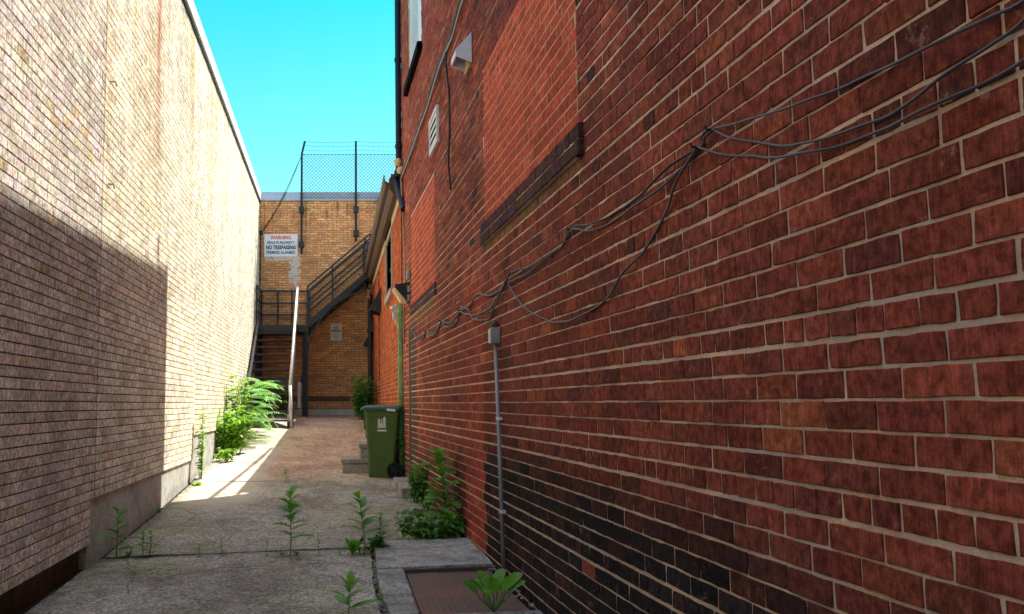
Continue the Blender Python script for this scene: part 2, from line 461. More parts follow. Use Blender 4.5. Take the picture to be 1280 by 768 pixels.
# ================================================================== SETTING
def sheet(mb, x0, x1, y0, y1, dz, nx, ny, thick=.05, jit=.0, mi=0, seed=0):
    r = random.Random(seed)
    ex = [[r.uniform(-jit, jit) for _ in range(ny+1)] for _ in range(2)]; ey = [[r.uniform(-jit, jit) for _ in range(nx+1)] for _ in range(2)]
    vs = []
    for j in range(ny+1):
        for i in range(nx+1):
            fx, fy = i/nx, j/ny
            x0_ = x0(y0+(y1-y0)*fy) if callable(x0) else x0
            x1_ = x1(y0+(y1-y0)*fy) if callable(x1) else x1
            x = x0_+(x1_-x0_)*fx; y = y0+(y1-y0)*fy
            if i == 0: x += ex[0][j]
            if i == nx: x += ex[1][j]
            if j == 0: y += ey[0][i]
            if j == ny: y += ey[1][i]
            z = gz(x, y)+dz+.006*mnoise.noise(Vector((x*1.3, y*1.3, seed)))+.0025*mnoise.noise(Vector((x*7, y*7, 3)))
            vs.append((x, y, z))
    fs = [(j*(nx+1)+i, j*(nx+1)+i+1, (j+1)*(nx+1)+i+1, (j+1)*(nx+1)+i) for j in range(ny) for i in range(nx)]
    mb.add(vs, fs, mi)
    rim = [i for i in range(nx+1)]+[(j)*(nx+1)+nx for j in range(1, ny+1)]+[ny*(nx+1)+i for i in range(nx-1, -1, -1)]+[j*(nx+1) for j in range(ny-1, 0, -1)]
    top = [vs[i] for i in rim]; k = len(top)
    mb.add(top+[(a, b, c-thick) for a, b, c in top], [(i, (i+1) % k, (i+1) % k+k, i+k) for i in range(k)], mi)
# base ground reaching far out
mb = MB(); ys = [-120, -60, -30, -15, -6, 0]+[i*.5 for i in range(1, 46)]+[25, 30, 50, 100, 250]; xs = [-250, -100, -40, -12, -4, -1.9, -1, 0, .6, 1.3, 4, 12, 40, 100, 250]
vs = [(x, y, gz(x, y)-.045) for y in ys for x in xs]; nx = len(xs)
mb.add(vs, [(j*nx+i, j*nx+i+1, (j+1)*nx+i+1, (j+1)*nx+i) for j in range(len(ys)-1) for i in range(nx-1)])
struct(mb.build('ground', M['dirt'], smooth=True))
gapx = lambda y: .272+.010*math.sin(y*3)       # crack between the two near slabs
rw = lambda y: RA-RS*y-.012
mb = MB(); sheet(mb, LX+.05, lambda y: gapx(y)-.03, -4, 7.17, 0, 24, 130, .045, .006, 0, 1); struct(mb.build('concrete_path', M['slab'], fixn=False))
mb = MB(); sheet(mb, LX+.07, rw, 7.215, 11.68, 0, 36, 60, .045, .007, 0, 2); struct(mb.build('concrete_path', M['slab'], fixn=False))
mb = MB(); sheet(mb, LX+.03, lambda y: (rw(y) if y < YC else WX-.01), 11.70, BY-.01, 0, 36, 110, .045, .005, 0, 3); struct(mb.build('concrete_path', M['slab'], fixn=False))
# near right slab around the hatch
H0 = onG(507, 719); H1 = onG(520, 768)
hx0, hy1 = H0.x, H0.y; hy0 = hy1-1.15
mb = MB()
sheet(mb, gapx, rw, hy1+.03, 7.22, .045, 16, 12, .07, .004, 0, 4)
sheet(mb, gapx, lambda y: hx0-.02, hy0-.02, hy1+.028, .035, 6, 20, .06, .006, 0, 5)
sheet(mb, gapx, rw, -3, hy0-.022, .03, 14, 40, .06, .008, 0, 6)
struct(mb.build('hatch_surround', M['hatchconc'], fixn=False))
t = thing('floor_hatch', 'rusty tread plate hatch set in the concrete beside the red brick wall', 'hatch', (hx0+.3, hy1-.5, gz(hx0+.3, hy1-.5)))
mb = MB(); sheet(mb, hx0+.005, lambda y: rw(y)-.03, hy0+.0, hy1, .008, 14, 18, .03, .002, 0, 7); mb.build('plate', M['rustplate'], t, fixn=False)
mb = MB()
for a, b in (((hx0-.018, hy0), (hx0-.018, hy1+.02)), ((hx0-.018, hy1+.018), (rw(hy1)-.02, hy1+.018))):
    mb.bar((*a, gz(*a)+.015), (*b, gz(*b)+.015), .018, .03)
mb.build('edge_angle', M['rustplate'], t)

# ================================================================== LEFT BUILDING
FY1, FY2 = 7.02, 12.0
FZ = [-1.05, -.72, -.41]
left = thing('brick_building', 'cream yellow brick wall building on the left with stepped concrete base', 'building', (LX-4, 8, -1))
mb = MB()
PL = [(5, (.88, .80, .62)), (3, (.88, .81, .65)), (2, (.84, .75, .57)), (.8, (.80, .72, .58)), (.2, (.76, .62, .42))]
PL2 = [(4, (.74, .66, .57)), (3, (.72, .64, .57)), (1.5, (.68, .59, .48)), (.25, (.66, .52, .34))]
def colL(u, z, r, k):
    m = mnoise.noise(Vector((u*.45, z*.5, 1)))
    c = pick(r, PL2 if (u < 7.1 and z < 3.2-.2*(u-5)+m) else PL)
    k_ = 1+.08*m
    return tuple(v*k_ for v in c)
hL = .0666; rz = FZ[0]
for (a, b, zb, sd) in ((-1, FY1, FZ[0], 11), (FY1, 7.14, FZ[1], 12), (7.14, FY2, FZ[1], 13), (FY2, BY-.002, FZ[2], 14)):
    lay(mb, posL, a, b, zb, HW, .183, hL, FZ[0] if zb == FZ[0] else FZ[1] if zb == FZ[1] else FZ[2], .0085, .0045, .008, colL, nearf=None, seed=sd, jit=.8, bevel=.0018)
for (a, b, zb) in ((-12, FY1, FZ[0]), (FY1, FY2, FZ[1]), (FY2, BY, FZ[2])):
    face(mb, posL, a, b, zb, HW, [])
    mb.add([posL(a, zb, 0), posL(b, zb, 0), posL(b, zb, -.15), posL(a, zb, -.15)], [(0, 1, 2, 3)], 1)
mb.add([(LX, -12, -1.6), (LX-9, -12, -1.6), (LX-9, -12, HW), (LX, -12, HW), (LX-9, 30, -1.6), (LX-9, 30, HW)], [(0, 1, 2, 3), (1, 4, 5, 2)], 1)
mb.build('wall', [M['brick_l'], M['mor_l']], left, usecol=True, fixn=False)
mb = MB()
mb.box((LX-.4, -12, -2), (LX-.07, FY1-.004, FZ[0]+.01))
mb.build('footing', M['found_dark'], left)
mb = MB()
mb.box((LX-.4, FY1, -2), (LX-.012, FY2-.003, FZ[1]-.002), bev=.004)
mb.box((LX-.4, FY2, -2), (LX-.010, BY, FZ[2]-.002), bev=.004)
mb.build('foundation', M['found'], left)
mb = MB(); mb.box((LX-9.1, -12, HW+.0), (LX+.05, BY+8, HW+.20)); mb.build('coping', M['copingw'], left)
mb = MB(); mb.box((LX-.05, -12, HW-.05), (LX+.025, BY-.02, HW-.002)); mb.build('flashing', M['navy'], left)
# small rusty brackets on the wall
for (px, py) in ((137, 102), (134, 230)):
    p = onX(px, py, LX)
    mb = MB(); mb.tube([p, p+Vector((.05, 0, -.005)), p+Vector((.06, 0, -.04))], .008, 6); mb.build('anchor_hook', M['tan_cable'], left)
    
# ================================================================== END BUILDING
back = thing('brick_building', 'buff brown brick building closing the far end of the alley', 'building', (0, BY+4, -.2))
PB = [(5, (.54, .27, .125)), (3, (.58, .31, .15)), (2, (.49, .24, .12)), (.5, (.42, .21, .12))]
def colB(u, z, r, k):
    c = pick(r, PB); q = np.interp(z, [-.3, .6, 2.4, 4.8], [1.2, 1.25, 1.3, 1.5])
    if k in (3, 4): c = (.10, .065, .05)
    return tuple(v*q for v in c)
gw = (-1.52, -1.17, onY(348, 500, BY).z, onY(348, 474, BY).z)
mb = MB(); hB = .0585
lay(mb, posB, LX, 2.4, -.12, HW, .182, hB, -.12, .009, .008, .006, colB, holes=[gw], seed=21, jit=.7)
face(mb, posB, LX-9, 9, -.12, HW, [gw])
mb.box((LX-9, BY+.3, -.5), (9, BY+10, HW), 1)
mb.build('wall', [M['brick_b'], M['mor_b']], back, usecol=True, fixn=False)
mb = MB(); mb.box((LX, BY-.03, -.6), (2.4, BY+.1, -.13), bev=.004); mb.build('foundation', M['found'], back)
mb = MB(); mb.box((LX+.055, BY-.05, HW+.004), (9, BY+.4, HW+.21)); mb.build('coping', M['coping'], back)
w = MB(); w.box((gw[0], BY+.06, gw[2]), (gw[1], BY+.10, gw[3])); wo = w.build('basement_window', M['glass'], back)
w = MB()
for i in range(7): x = gw[0]+(gw[1]-gw[0])*(i+.5)/7; w.bar((x, BY+.02, gw[2]), (x, BY+.02, gw[3]), .012, .012)
for i in range(6): z = gw[2]+(gw[3]-gw[2])*(i+.5)/6; w.bar((gw[0], BY+.02, z), (gw[1], BY+.02, z), .012, .012)
w.build('grille', M['greym'], wo)
# duct at the right of the wall top
p0 = onY(472.5, 249, BY-.12); p1 = onY(482, 249, BY-.12)
mb = MB(); mb.box((p0.x, BY-.25, 3.1), (p1.x+.12, BY-.052, p0.z), bev=.01)
for i in range(4): mb.bar((p0.x-.004, BY-.252, 3.4+i*.4), (p1.x+.12, BY-.252, 3.4+i*.4), .01, .02)
tag(mb.build('roof_duct', M['navy']), 'dark slate duct rising in front of the far brick wall above the gutter', 'duct')
mb = MB(); a = onY(459, 342, 21.5); mb.box((a.x, 21.3, 3.0), (a.x+.34, 21.6, onY(460, 305, 21.5).z), bev=.012)
mb.bar((a.x+.05, 21.297, 3.05), (a.x+.05, 21.297, 3.6), .015, .01)
mb.box((a.x+.12, 21.285, 3.3), (a.x+.20, 21.30, 3.36))
tag(mb.build('steel_cabinet', M['bluecab']), 'dark blue steel cabinet behind the top of the black staircase', 'cabinet')

# ================================================================== LOW ORANGE BUILDING
low = thing('brick_building', 'low orange red brick building with brown eaves beyond the tall one', 'building', (WX+3, 17, -.6))
PW = [(5, (.50, .115, .045)), (3, (.56, .14, .055)), (2, (.42, .09, .04)), (.6, (.60, .2, .09))]
def colW(u, z, r, k):
    c = pick(r, PW)
    if 18.15 < u < 18.6: c = (.10, .035, .03)
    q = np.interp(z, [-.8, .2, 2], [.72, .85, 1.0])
    return tuple(v*q for v in c)
lw = (13.9, 15.5, 1.75, 2.72)
mb = MB(); hW = .068
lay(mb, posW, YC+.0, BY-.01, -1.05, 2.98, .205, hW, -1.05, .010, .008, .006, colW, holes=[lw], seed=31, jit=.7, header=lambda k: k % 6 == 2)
face(mb, posW, YC, BY, -1.2, 3.0, [lw], depth=.1)
mb.add([(WX, YC, 3.0), (9, YC, 3.0), (9, BY, 3.0), (WX, BY, 3.0)], [(0, 1, 2, 3)], 1)
mb.build('wall', [M['brick_low'], M['mor_low']], low, usecol=True, fixn=False)
mb = MB()
prof = [(0, 2.80), (.10, 2.80), (.15, 2.86), (.15, 3.02), (.135, 3.02), (.13, 3.07), (0, 3.07)]
mb.prism(prof, YC+.01, BY-.35, posW); mb.build('eaves', M['brown'], low)
mb = MB(); mb.prism([(.155, 2.92), (.20, 2.93), (.225, 2.97), (.23, 3.06), (.218, 3.06), (.21, 2.98), (.16, 2.945)], YC+.02, BY-.4, posW); g = mb.build('gutter', M['brown'], low)
mb = MB(); mb.prism([(.0, 2.66), (.03, 2.66), (.03, 2.80), (0, 2.80)], YC+.01, BY-.35, posW); mb.build('frieze', M['tan'], low)
mb = MB(); u, v, z0, z1 = lw
for (a, b, c, d) in ((u-.09, v+.09, z0-.10, z0), (u-.09, v+.09, z1, z1+.09), (u-.09, u, z0, z1), (v, v+.09, z0, z1)):
    mb.prism([(-.08, c), (.03 if c >= z0 else .05, c), (.03 if c >= z0 else .05, d), (-.08, d)], a, b, posW)
wf = mb.build('window_frame', M['stonetrim'], low)
mb = MB(); mb.prism([(-.09, z0), (-.07, z0), (-.07, z1), (-.09, z1)], u, v, posW); mb.build('pane', M['glass'], wf)
mb = MB(); mb.prism([(-.07, (z0+z1)/2-.02), (-.04, (z0+z1)/2-.02), (-.04, (z0+z1)/2+.02), (-.07, (z0+z1)/2+.02)], u, v, posW); mb.build('sash_bar', M['brown'], wf)
# downspout at the far corner
mb = MB(); X = onX(460, 420, .0001).x
q = [(.70, 21.25, 2.92), (.70, 21.25, 2.70), (.79, 21.22, 2.5), (.79, 21.22, .3), (.79, 21.22, .15), (.74, 21.18, .02)]
mb.tube(q, .055, 10)
for z in (.6, 1.4, 2.2): mb.lathe((.79, 21.22, z), [(.055, 0), (.066, 0), (.066, .04), (.055, .04)], 10)
tag(mb.build('downspout', M['black'], smooth=False), 'black downspout at the far end of the orange brick wall', 'drainpipe')
# black vent hoods
def hood(px, py0, py1, out, name, label, half, mat='black', pos=posW, plane=None, group=None):
    a = onX(px, py0, WX); b = onX(px, py1, WX)
    zt, zb = a.z, b.z; u = a.y
    e = thing(name, label, 'vent', (WX, u, zb), group)
    mb = MB(); th = .012
    mb.prism([(0.008, zt), (out, zb+.05), (out, zb), (out-th, zb), (out-th, zb+.04), (.008, zt-.03)], u-half, u+half, pos)
    for s in (-1, 1):
        uu = u+s*half; mb.prism([(.008, zt), (out, zb+.05), (out, zb), (.008, zb-.06)], uu-.006, uu+.006, pos)
    mb.build('cowl', M[mat], e)
    mb = MB(); mb.prism([(.008, zb), (.02, zb), (.02, zt-.06), (.008, zt-.06)], u-half*.8, u+half*.8, pos); mb.build('outlet', M['rubber'], e)
    return e
hood(476, 361, 390, .22, 'vent_hood', 'large black wedge vent hood highest on the orange wall', .32)
hood(467, 398, 414, .15, 'vent_hood', 'small upper black hood of the stacked pair by the downspout', .22)
hood(466.5, 412, 432, .22, 'vent_hood', 'lower black hood of the stacked pair by the downspout', .22)
# insulator on the low wall
p = onX(462, 357, .74)
mb = MB(); 
for i in range(3): mb.lathe((p.x+.01, p.y*0+21.0, 2.58-i*.07), [(.02, -.03), (.045, -.02), (.045, .02), (.02, .03)], 12)
mb.tube([(.76, 21.0, 2.70), (.76, 21.0, 2.38)], .012, 6)
tag(mb.build('insulator', M['tan']), 'stack of pale ribbed insulators under the far eaves', 'insulator')

# ================================================================== TALL RED BUILDING
tall = thing('brick_building', 'tall dark red brick building with bricked up windows along the right', 'building', (RA+4, 6, -1))
hR = .0685; ZR = -.265
# bricked-up windows
w1a = RW(724, 160); w1b = RW(607, 290); w1t = RW(606, 82)
W1 = (w1a[0], w1b[0], ZR+hR*round((w1a[1]-ZR)/hR), w1t[1])
w2a = RW(544.5, 355); w2b = RW(515, 383); w2t = RW(543.5, 216)
W2 = (w2a[0], w2b[0], ZR+hR*round((w2a[1]-ZR)/hR), w2t[1])
S1 = (RW(730, 180)[0], RW(605, 290)[0], W1[2]-.15, W1[2])
S2 = (W2[0]-.07, W2[1]+.05, W2[2]-.13, W2[2])
print('W1', W1, 'W2', W2)
wu0 = RW(527, 40)[0]; wu1 = RW(511, 40)[0]; wz0 = RW(527, 55)[1]
W3 = (wu0, wu1, wz0, wz0+1.7)
PR = [(6, (.225, .056, .036)), (5, (.195, .050, .034)), (3, (.250, .066, .040)), (1.5, (.160, .046, .034)), (.7, (.32, .090, .046)), (.3, (.105, .038, .033))]
PRp = [(5, (.38, .072, .046)), (3, (.34, .065, .044)), (1, (.46, .12, .07))]
PRI = [(5, (.52, .095, .052)), (4, (.56, .11, .058)), (1.5, (.47, .085, .05))]
PD = [(5, (.022, .019, .022)), (3, (.035, .026, .027)), (1, (.06, .03, .03))]
pb0, pb1 = RW(605, 504)[0], RW(582, 504)[0]
cb0, cb1 = RW(522, 504)[0], RW(514, 504)[0]
ptz = RW(590, 337)[1]
def colR(u, z, r, k):
    m = mnoise.noise(Vector((u*.9, z*1.6, 4)))
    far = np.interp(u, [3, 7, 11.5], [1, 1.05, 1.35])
    if pb0 < u < pb1 and z < ptz: return pick(r, PRp)
    if cb0 < u < cb1 and z < .95 : 
        return tuple(v*r.uniform(.85, 1.15) for v in (.13, .075, .06))
    if S1[0] < u < S1[1] and S1[2]-hR*1.05 < z < S1[2]: return tuple(v*r.uniform(.7, 1.25) for v in (.27, .15, .08))
    if S2[0] < u < S2[1] and S2[2]-hR*2.1 < z < S2[2]: return tuple(v*r.uniform(.7, 1.25) for v in (.24, .10, .06))
    bound = np.interp(u, [1.5, 2.2, 2.8, 4, 6, 9, 12], [-.50, -.46, -.38, -.34, -.30, -.62, -.62])+.06*m+r.uniform(-.045, .045)
    f = min(1, max(0, (bound+.16-z)/.26)); f = min(1, max(0, f+(r.uniform(-.18, .18) if 0 < f < 1 else 0)))
    if u > 6.8: f *= .6
    if r.random() < .012: f *= .2
    c = tuple(a*(1-f)+b*f for a, b in zip(pick(r, PR), (v/1.25 for v in pick(r, PD))))
    if 1.15 < z and S1[0]-.3 < u < S1[1]+.6 and r.random() < .04: c = (.055, .032, .036)
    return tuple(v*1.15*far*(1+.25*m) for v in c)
mb = MB()
holes = [W1, W2, S1, S2, W3]
thickR = lambda k: random.Random(k).uniform(1.1, 1.7) if k % 6 in (0, 1) else random.Random(k).uniform(.7, 1.15)
for a, b, sd in ((-1.0, YC-.001, 41),):
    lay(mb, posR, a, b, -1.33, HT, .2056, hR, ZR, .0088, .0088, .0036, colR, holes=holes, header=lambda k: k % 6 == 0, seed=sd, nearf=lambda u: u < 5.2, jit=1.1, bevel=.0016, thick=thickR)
face(mb, posR, -12, YC, -1.6, HT, [W3], depth=.13)
# far gable and roof of the tall building
xg = RA-RS*YC
mb.add([(xg, YC, -1.6), (9, YC, -1.6), (9, YC, HT), (xg, YC, HT)], [(0, 1, 2, 3)], 1)
posG = lambda u, z, n: (u, YC+n, z)
mb.add([(RA-RS*-12, -12, HT), (9, -12, HT), (9, YC, HT), (xg, YC, HT)], [(0, 1, 2, 3)], 1)
mb.build('wall', [M['brick_r'], M['mor_r']], tall, usecol=True, fixn=False)
for W, L_ in ((W1, .205), (W2, .205)):
    mb = MB(); lay(mb, posR, W[0]+.002, W[1]-.002, W[2], W[3], .208, .0675, W[2], .0085, .0085, .0022, lambda u, z, r, k: pick(r, PRI), seed=51, jit=.5, nearf=None, bevel=.002)
    mb.add([posR(W[0], W[2], .0008), posR(W[1], W[2], .0008), posR(W[1], W[3], .0008), posR(W[0], W[3], .0008)], [(0, 1, 2, 3)], 1)
    mb.build('window_infill', [M['brick_in'], M['mor_in']], tall, usecol=True, fixn=False)
# dark brick sills
for Sx in (S1, S2):
    mb = MB(); hh = (Sx[3]-Sx[2])/2
    pp = .034 if Sx is S1 else .026
    mb.prism([(-.01, Sx[2]+.004), (pp-.01, Sx[2]+.004), (pp-.01, Sx[3]-.004), (-.01, Sx[3]-.004)], Sx[0]+.003, Sx[1]-.003, posR, 1)
    lay(mb, lambda u, z, n: posR(u, z, n+pp-.012), Sx[0], Sx[1], Sx[2], Sx[2]+hh, .2, hh, Sx[2], .010, .008, .010, lambda u, z, r, k: tuple(v*r.uniform(.7, 1.3) for v in (.095, .048, .046)), seed=61, jit=1, nearf=lambda u: True)
    lay(mb, lambda u, z, n: posR(u, z, n+pp-.016), Sx[0], Sx[1], Sx[2]+hh, Sx[3], .105, hh, Sx[2]+hh, .010, .009, .010, lambda u, z, r, k: tuple(v*r.uniform(.7, 1.3) for v in (.10, .048, .046)), seed=62, jit=1, nearf=lambda u: True)
    # brick end face
    mb.prism([(-.01, Sx[2]+.003), (pp-.004, Sx[2]+.003), (pp-.004, Sx[2]+hh-.004), (-.01, Sx[2]+hh-.004)], Sx[0]-.012, Sx[0]+.05, posR, 0)
    mb.prism([(-.01, Sx[2]+hh+.004), (pp-.008, Sx[2]+hh+.004), (pp-.008, Sx[3]-.003), (-.01, Sx[3]-.003)], Sx[0]-.010, Sx[0]+.05, posR, 0)
    # colour end pieces dark
    for i in range(len(mb.c)):
        if mb.c[i] == (1, 1, 1): mb.c[i] = (.085, .042, .042)
    mb.build('sill', [M['sill'], M['mor_r']], tall, usecol=True)
# upper window
mb = MB(); a, b, c, d = W3
for (p, q, r_, s_) in ((a, a+.10, c, d), (b-.10, b, c, d), (a+.10, b-.10, c, c+.10)):
    mb.prism([(-.125, r_), (-.02, r_), (-.02, s_), (-.125, s_)], p, q, posR)
wf = mb.build('window_frame', M['white'], tall)
mb = MB(); mb.prism([(-.125, c), (-.10, c), (-.10, d), (-.125, d)], a+.1, b-.1, posR); mb.build('pane', M['signw'], wf)
sl0 = RW(529, 52); sl1 = RW(510, 131)
mb = MB(); mb.prism([(-.12, c-.10), (.06, c-.10), (.06, c-.005), (-.12, c+.01)], a-.08, sl1[0], posR); mb.build('sill', M['sill'], tall)
for me in [bpy.data.objects[-1].data] if False else []: pass
# roof edge
mb = MB(); mb.add([(RA+RS*12-.02, -12, HT+.002), (9, -12, HT+.002), (9, YC+.02, HT+.002), (xg-.02, YC+.02, HT+.002), (RA+RS*12-.02, -12, HT+.06), (9, -12, HT+.06), (9, YC+.02, HT+.06), (xg-.02, YC+.02, HT+.06)], [(0, 3, 2, 1), (4, 5, 6, 7), (0, 1, 5, 4), (1, 2, 6, 5), (2, 3, 7, 6), (3, 0, 4, 7)]); mb.build('roof_edge', M['greym'], tall)
# vent pipe on the roof (throws the thin shadow on the cream wall)
mb = MB(); mb.tube([(.95, 11.62, HT), (.95, 11.62, HT+.42)], .028, 10); mb.lathe((.95, 11.62, HT+.42), [(.028, 0), (.04, .0), (.04, .05), (.0, .07)], 10)
tag(mb.build('vent_pipe', M['black']), 'thin black vent pipe on the roof edge of the tall red building', 'pipe')
# guard rail on the low roof
rl = thing('roof_rail', 'black guard rail standing on the low roof', 'railing', (1.1, 13, 3))
mb = MB(); A = Vector((1.01, 12.15, 4.45)); B = Vector((1.34, 17.0, 4.75)); mb.tube([A, B], .03, 8); mb.tube([A-Vector((0, 0, .6)), B-Vector((0, 0, .6))], .022, 8); mb.build('rail', M['black'], rl)
for f in (.05, .5, .98):
    mb = MB(); p = A.lerp(B, f); mb.tube([p, (p.x, p.y, 3.0)], .018, 8); mb.build('post', M['black'], rl)

# ================================================================== THINGS ON THE RED WALL
def wp(px, py, n=.02):
    u, z = RW(px, py); return Vector(posR(u, z, n))
def smooth(pts, k=6):
    P = [Vector(p) for p in pts]; out = []
    for i in range(len(P)-1):
        p0 = P[max(0, i-1)]; p1 = P[i]; p2 = P[i+1]; p3 = P[min(len(P)-1, i+2)]
        for j in range(k):
            t = j/k
            out.append(.5*((2*p1)+(p2-p0)*t+(2*p0-5*p1+4*p2-p3)*t*t+(3*p1-p0-3*p2+p3)*t**3))
    out.append(P[-1]); return out
def wire(pp, r=.0045, n=.018, mat='wire', label='', name='cable', group='cables looping along the red brick wall', par=None):
    pts = [wp(x, y, n+(.012*math.sin(i*1.9) if 0 < i < len(pp)-1 else 0)) for i, (x, y) in enumerate(pp)]
    mb = MB(); sp_ = smooth(pts)
    sp_ = [p if i in (0, len(sp_)-1) else p+Vector((mnoise.noise(p*9)*.002, 0, mnoise.noise(p*6+Vector((5, 0, 0)))*.006)) for i, p in enumerate(sp_)]
    mb.tube(sp_, r, 7)
    o = mb.build(name, M[mat], par, smooth=True)
    if par is None: tag(o, label, 'cable', group)
    return o
ext = lambda p, q, k=1.3: (q[0]+(q[0]-p[0])*k, q[1]+(q[1]-p[1])*k)
wire([(1420, -78), (1340, -26), (1280, 6), (1250.6, 20), (1192, 53), (1129.5, 80), (1067, 105.5), (1010, 129), (954, 148), (897, 162)], .0036, label='uppermost of three grey cables strung to the top right')
wire([(1420, -80), (1340, -12), (1280, 33), (1243, 58.6), (1196, 96), (1149, 125), (1102, 150), (1055, 170), (1008, 180.5), (954, 180), (922.5, 172), (899, 162)], .0036, label='middle of three grey cables strung to the top right')
wire([(1420, -5), (1340, 46), (1280, 81), (1231, 107), (1172.5, 135), (1118, 159), (1063, 180), (1024, 190.6), (977, 196.5), (938, 196), (907, 191), (879.5, 183.6)], .0036, label='lowest of three grey cables strung to the top right')
wire([(897, 162), (890, 170), (884, 180), (877.7, 183.7), (837, 217.6), (803, 248), (769, 268), (749, 278.5), (718.5, 286), (705, 305.6), (688, 322.5), (667.7, 334.4), (640.6, 340.5)], .0045, mat='wireb', label='black cable in two swags between the wall hooks, upper strand')
wire([(899, 163), (893, 172), (880, 184), (844, 224), (810, 253), (786, 267.7), (759, 282), (742, 288), (720, 287.5), (701.6, 310.7), (681, 329), (661, 344.6), (637, 353.7)], .0045, mat='wire', label='grey cable in two swags between the wall hooks, lower strand')
wire([(877.7, 185), (857, 228), (837, 265), (810, 312), (789.6, 339.5), (769, 366.5), (749, 383.5), (725, 399), (705, 403), (684.7, 400.5), (664, 387), (651, 371.6), (639, 353.7)], .0045, label='grey cable hanging in one deep loop under the others')
wire([(641, 340), (637, 354), (625, 364.6), (612.5, 369.8), (602, 367.7), (590, 382), (577, 390), (568.7, 402), (560, 404), (553, 401), (548, 412.5), (541.7, 416.7), (534, 413.5), (530, 420), (524, 421), (518, 415), (509, 419), (503, 400)], .0065, label='far cable that swings in short loops to the corner light')
wire([(636, 354.6), (629, 368.7), (616.7, 383), (602, 392.7), (589.6, 393.7), (577, 390), (573, 402), (564.6, 409), (558, 408), (553, 400), (548, 416), (541, 420), (534, 413), (530, 424), (522, 420)], .0065, label='far cable with shallow swags ending beside the green post')
wire([(635, 356), (625, 381), (614.6, 396.9), (606, 401), (595.8, 398), (587.5, 386.5), (578, 383)], .0055, label='short far cable sagging lowest above the grey switch box')
for (px, py) in ((898, 162.5), (879, 184), (719, 287), (638, 354), (641, 340), (577, 388), (553, 401), (534, 413.5)):
    pass
mb = MB()
for (px, py) in ((898, 162.5), (879, 184), (719, 287), (638, 354), (577, 388), (553, 401), (534, 413.5)):
    pw = wp(px, py, 0); q = wp(px, py, .035)
    m_ = MB(); m_.tube([pw+Vector((.01, 0, 0)), q, q+Vector((-.004, 0, .012))], .004, 6)
    tag(m_.build('cable_hook', M['wireb']), {898: 'nail hook holding the grey cables at their uppermost knot', 879: 'nail hook where the deep loop of cable starts', 719: 'nail hook at the cable knot below the dark brick sill', 638: 'nail hook at the cable knot above the grey switch box', 577: 'nail hook at the first far cable swag', 553: 'nail hook at the second far cable swag', 534: 'nail hook at the cable swag nearest the green post'}[px], 'hook', 'hooks holding the cables')
# upper diagonal service cable pair and the vertical one
wire([(602, -40), (582, 0), (569.6, 35), (561, 60), (553, 81), (542.5, 110), (535, 133), (527, 160), (512, 200), (501, 226)], .016, .025, 'wireb', 'thick black service cable running diagonally down to the corner drainpipe', group='service cables high on the red wall')
wire([(606, -40), (585.5, 0), (571, 40), (562, 62), (556, 81), (545, 110), (537, 133), (529, 160), (514, 200), (503, 226)], .010, .03, 'greym', 'grey cable clipped beside the thick diagonal service cable', group='service cables high on the red wall')
wire([(561, 56), (562, 83), (563, 120), (563.5, 160), (565, 200), (566, 237)], .010, .018, 'wireb', 'black cable dropping straight down beside the white louvre vent', group='service cables high on the red wall')
wire([(503, 226), (505, 235), (506.5, 300), (508, 350), (508, 390), (507, 430)], .012, .02, 'tan_cable', 'thin tan cable running down the corner of the tall building', group='service cables high on the red wall')
# corner drainpipe
mb = MB(); mb.tube([(.838, 12.03, HT), (.838, 12.03, 3.2), (.83, 12.05, 3.02)], .040, 12)
for z in (3.4, 4.6, 5.6, 6.8): mb.lathe((.838, 12.03, z), [(.04, 0), (.05, 0), (.05, .05), (.04, .05)], 12)
mb.tube([(.83, 12.05, 3.1), (.80, 12.1, 2.98), (.86, 11.8, 2.62), (.875, 11.7, 2.50)], .045, 10)
tag(mb.build('drainpipe', M['navy']), 'dark navy drainpipe on the far corner of the tall red building', 'drainpipe')
for i, (px, py, lb) in enumerate(((497, 203, 'upper cream insulator knob on the corner drainpipe'), (500.5, 213, 'lower cream insulator knob on the corner drainpipe'))):
    p = onY(px, py, 11.93); mb = MB(); mb.lathe(p, [(.0, -.05), (.045, -.045), (.05, -.01), (.03, 0), (.05, .012), (.045, .045), (0, .05)], 12, axis='y')
    tag(mb.build('insulator', M['cream'], smooth=True), lb, 'insulator', 'insulators on the drainpipe')
# galvanised hood high on the wall
u, z = RW(588, 80); ut, zt = RW(588, 43)
e = thing('vent_hood', 'white metal vent hood high on the tall red wall', 'vent', posR(u, z, 0))
mb = MB(); ww = .11
mb.prism([(.009, zt-.02), (.13, z+.07), (.13, z+.02), (.118, z+.02), (.118, z+.06), (.009, zt-.045)], u-ww, u+ww, posR)
for s in (-1, 1): mb.prism([(.009, zt-.02), (.13, z+.07), (.13, z+.02), (.009, z-.03)], u+s*ww-.004, u+s*ww+.004, posR)
mb.build('cowl', M['signw'], e)
mb = MB(); mb.prism([(.009, z-.06), (.03, z-.06), (.03, z+.12), (.009, z+.12)], u-ww+.02, u+ww-.02, posR); mb.build('outlet', M['tan'], e)
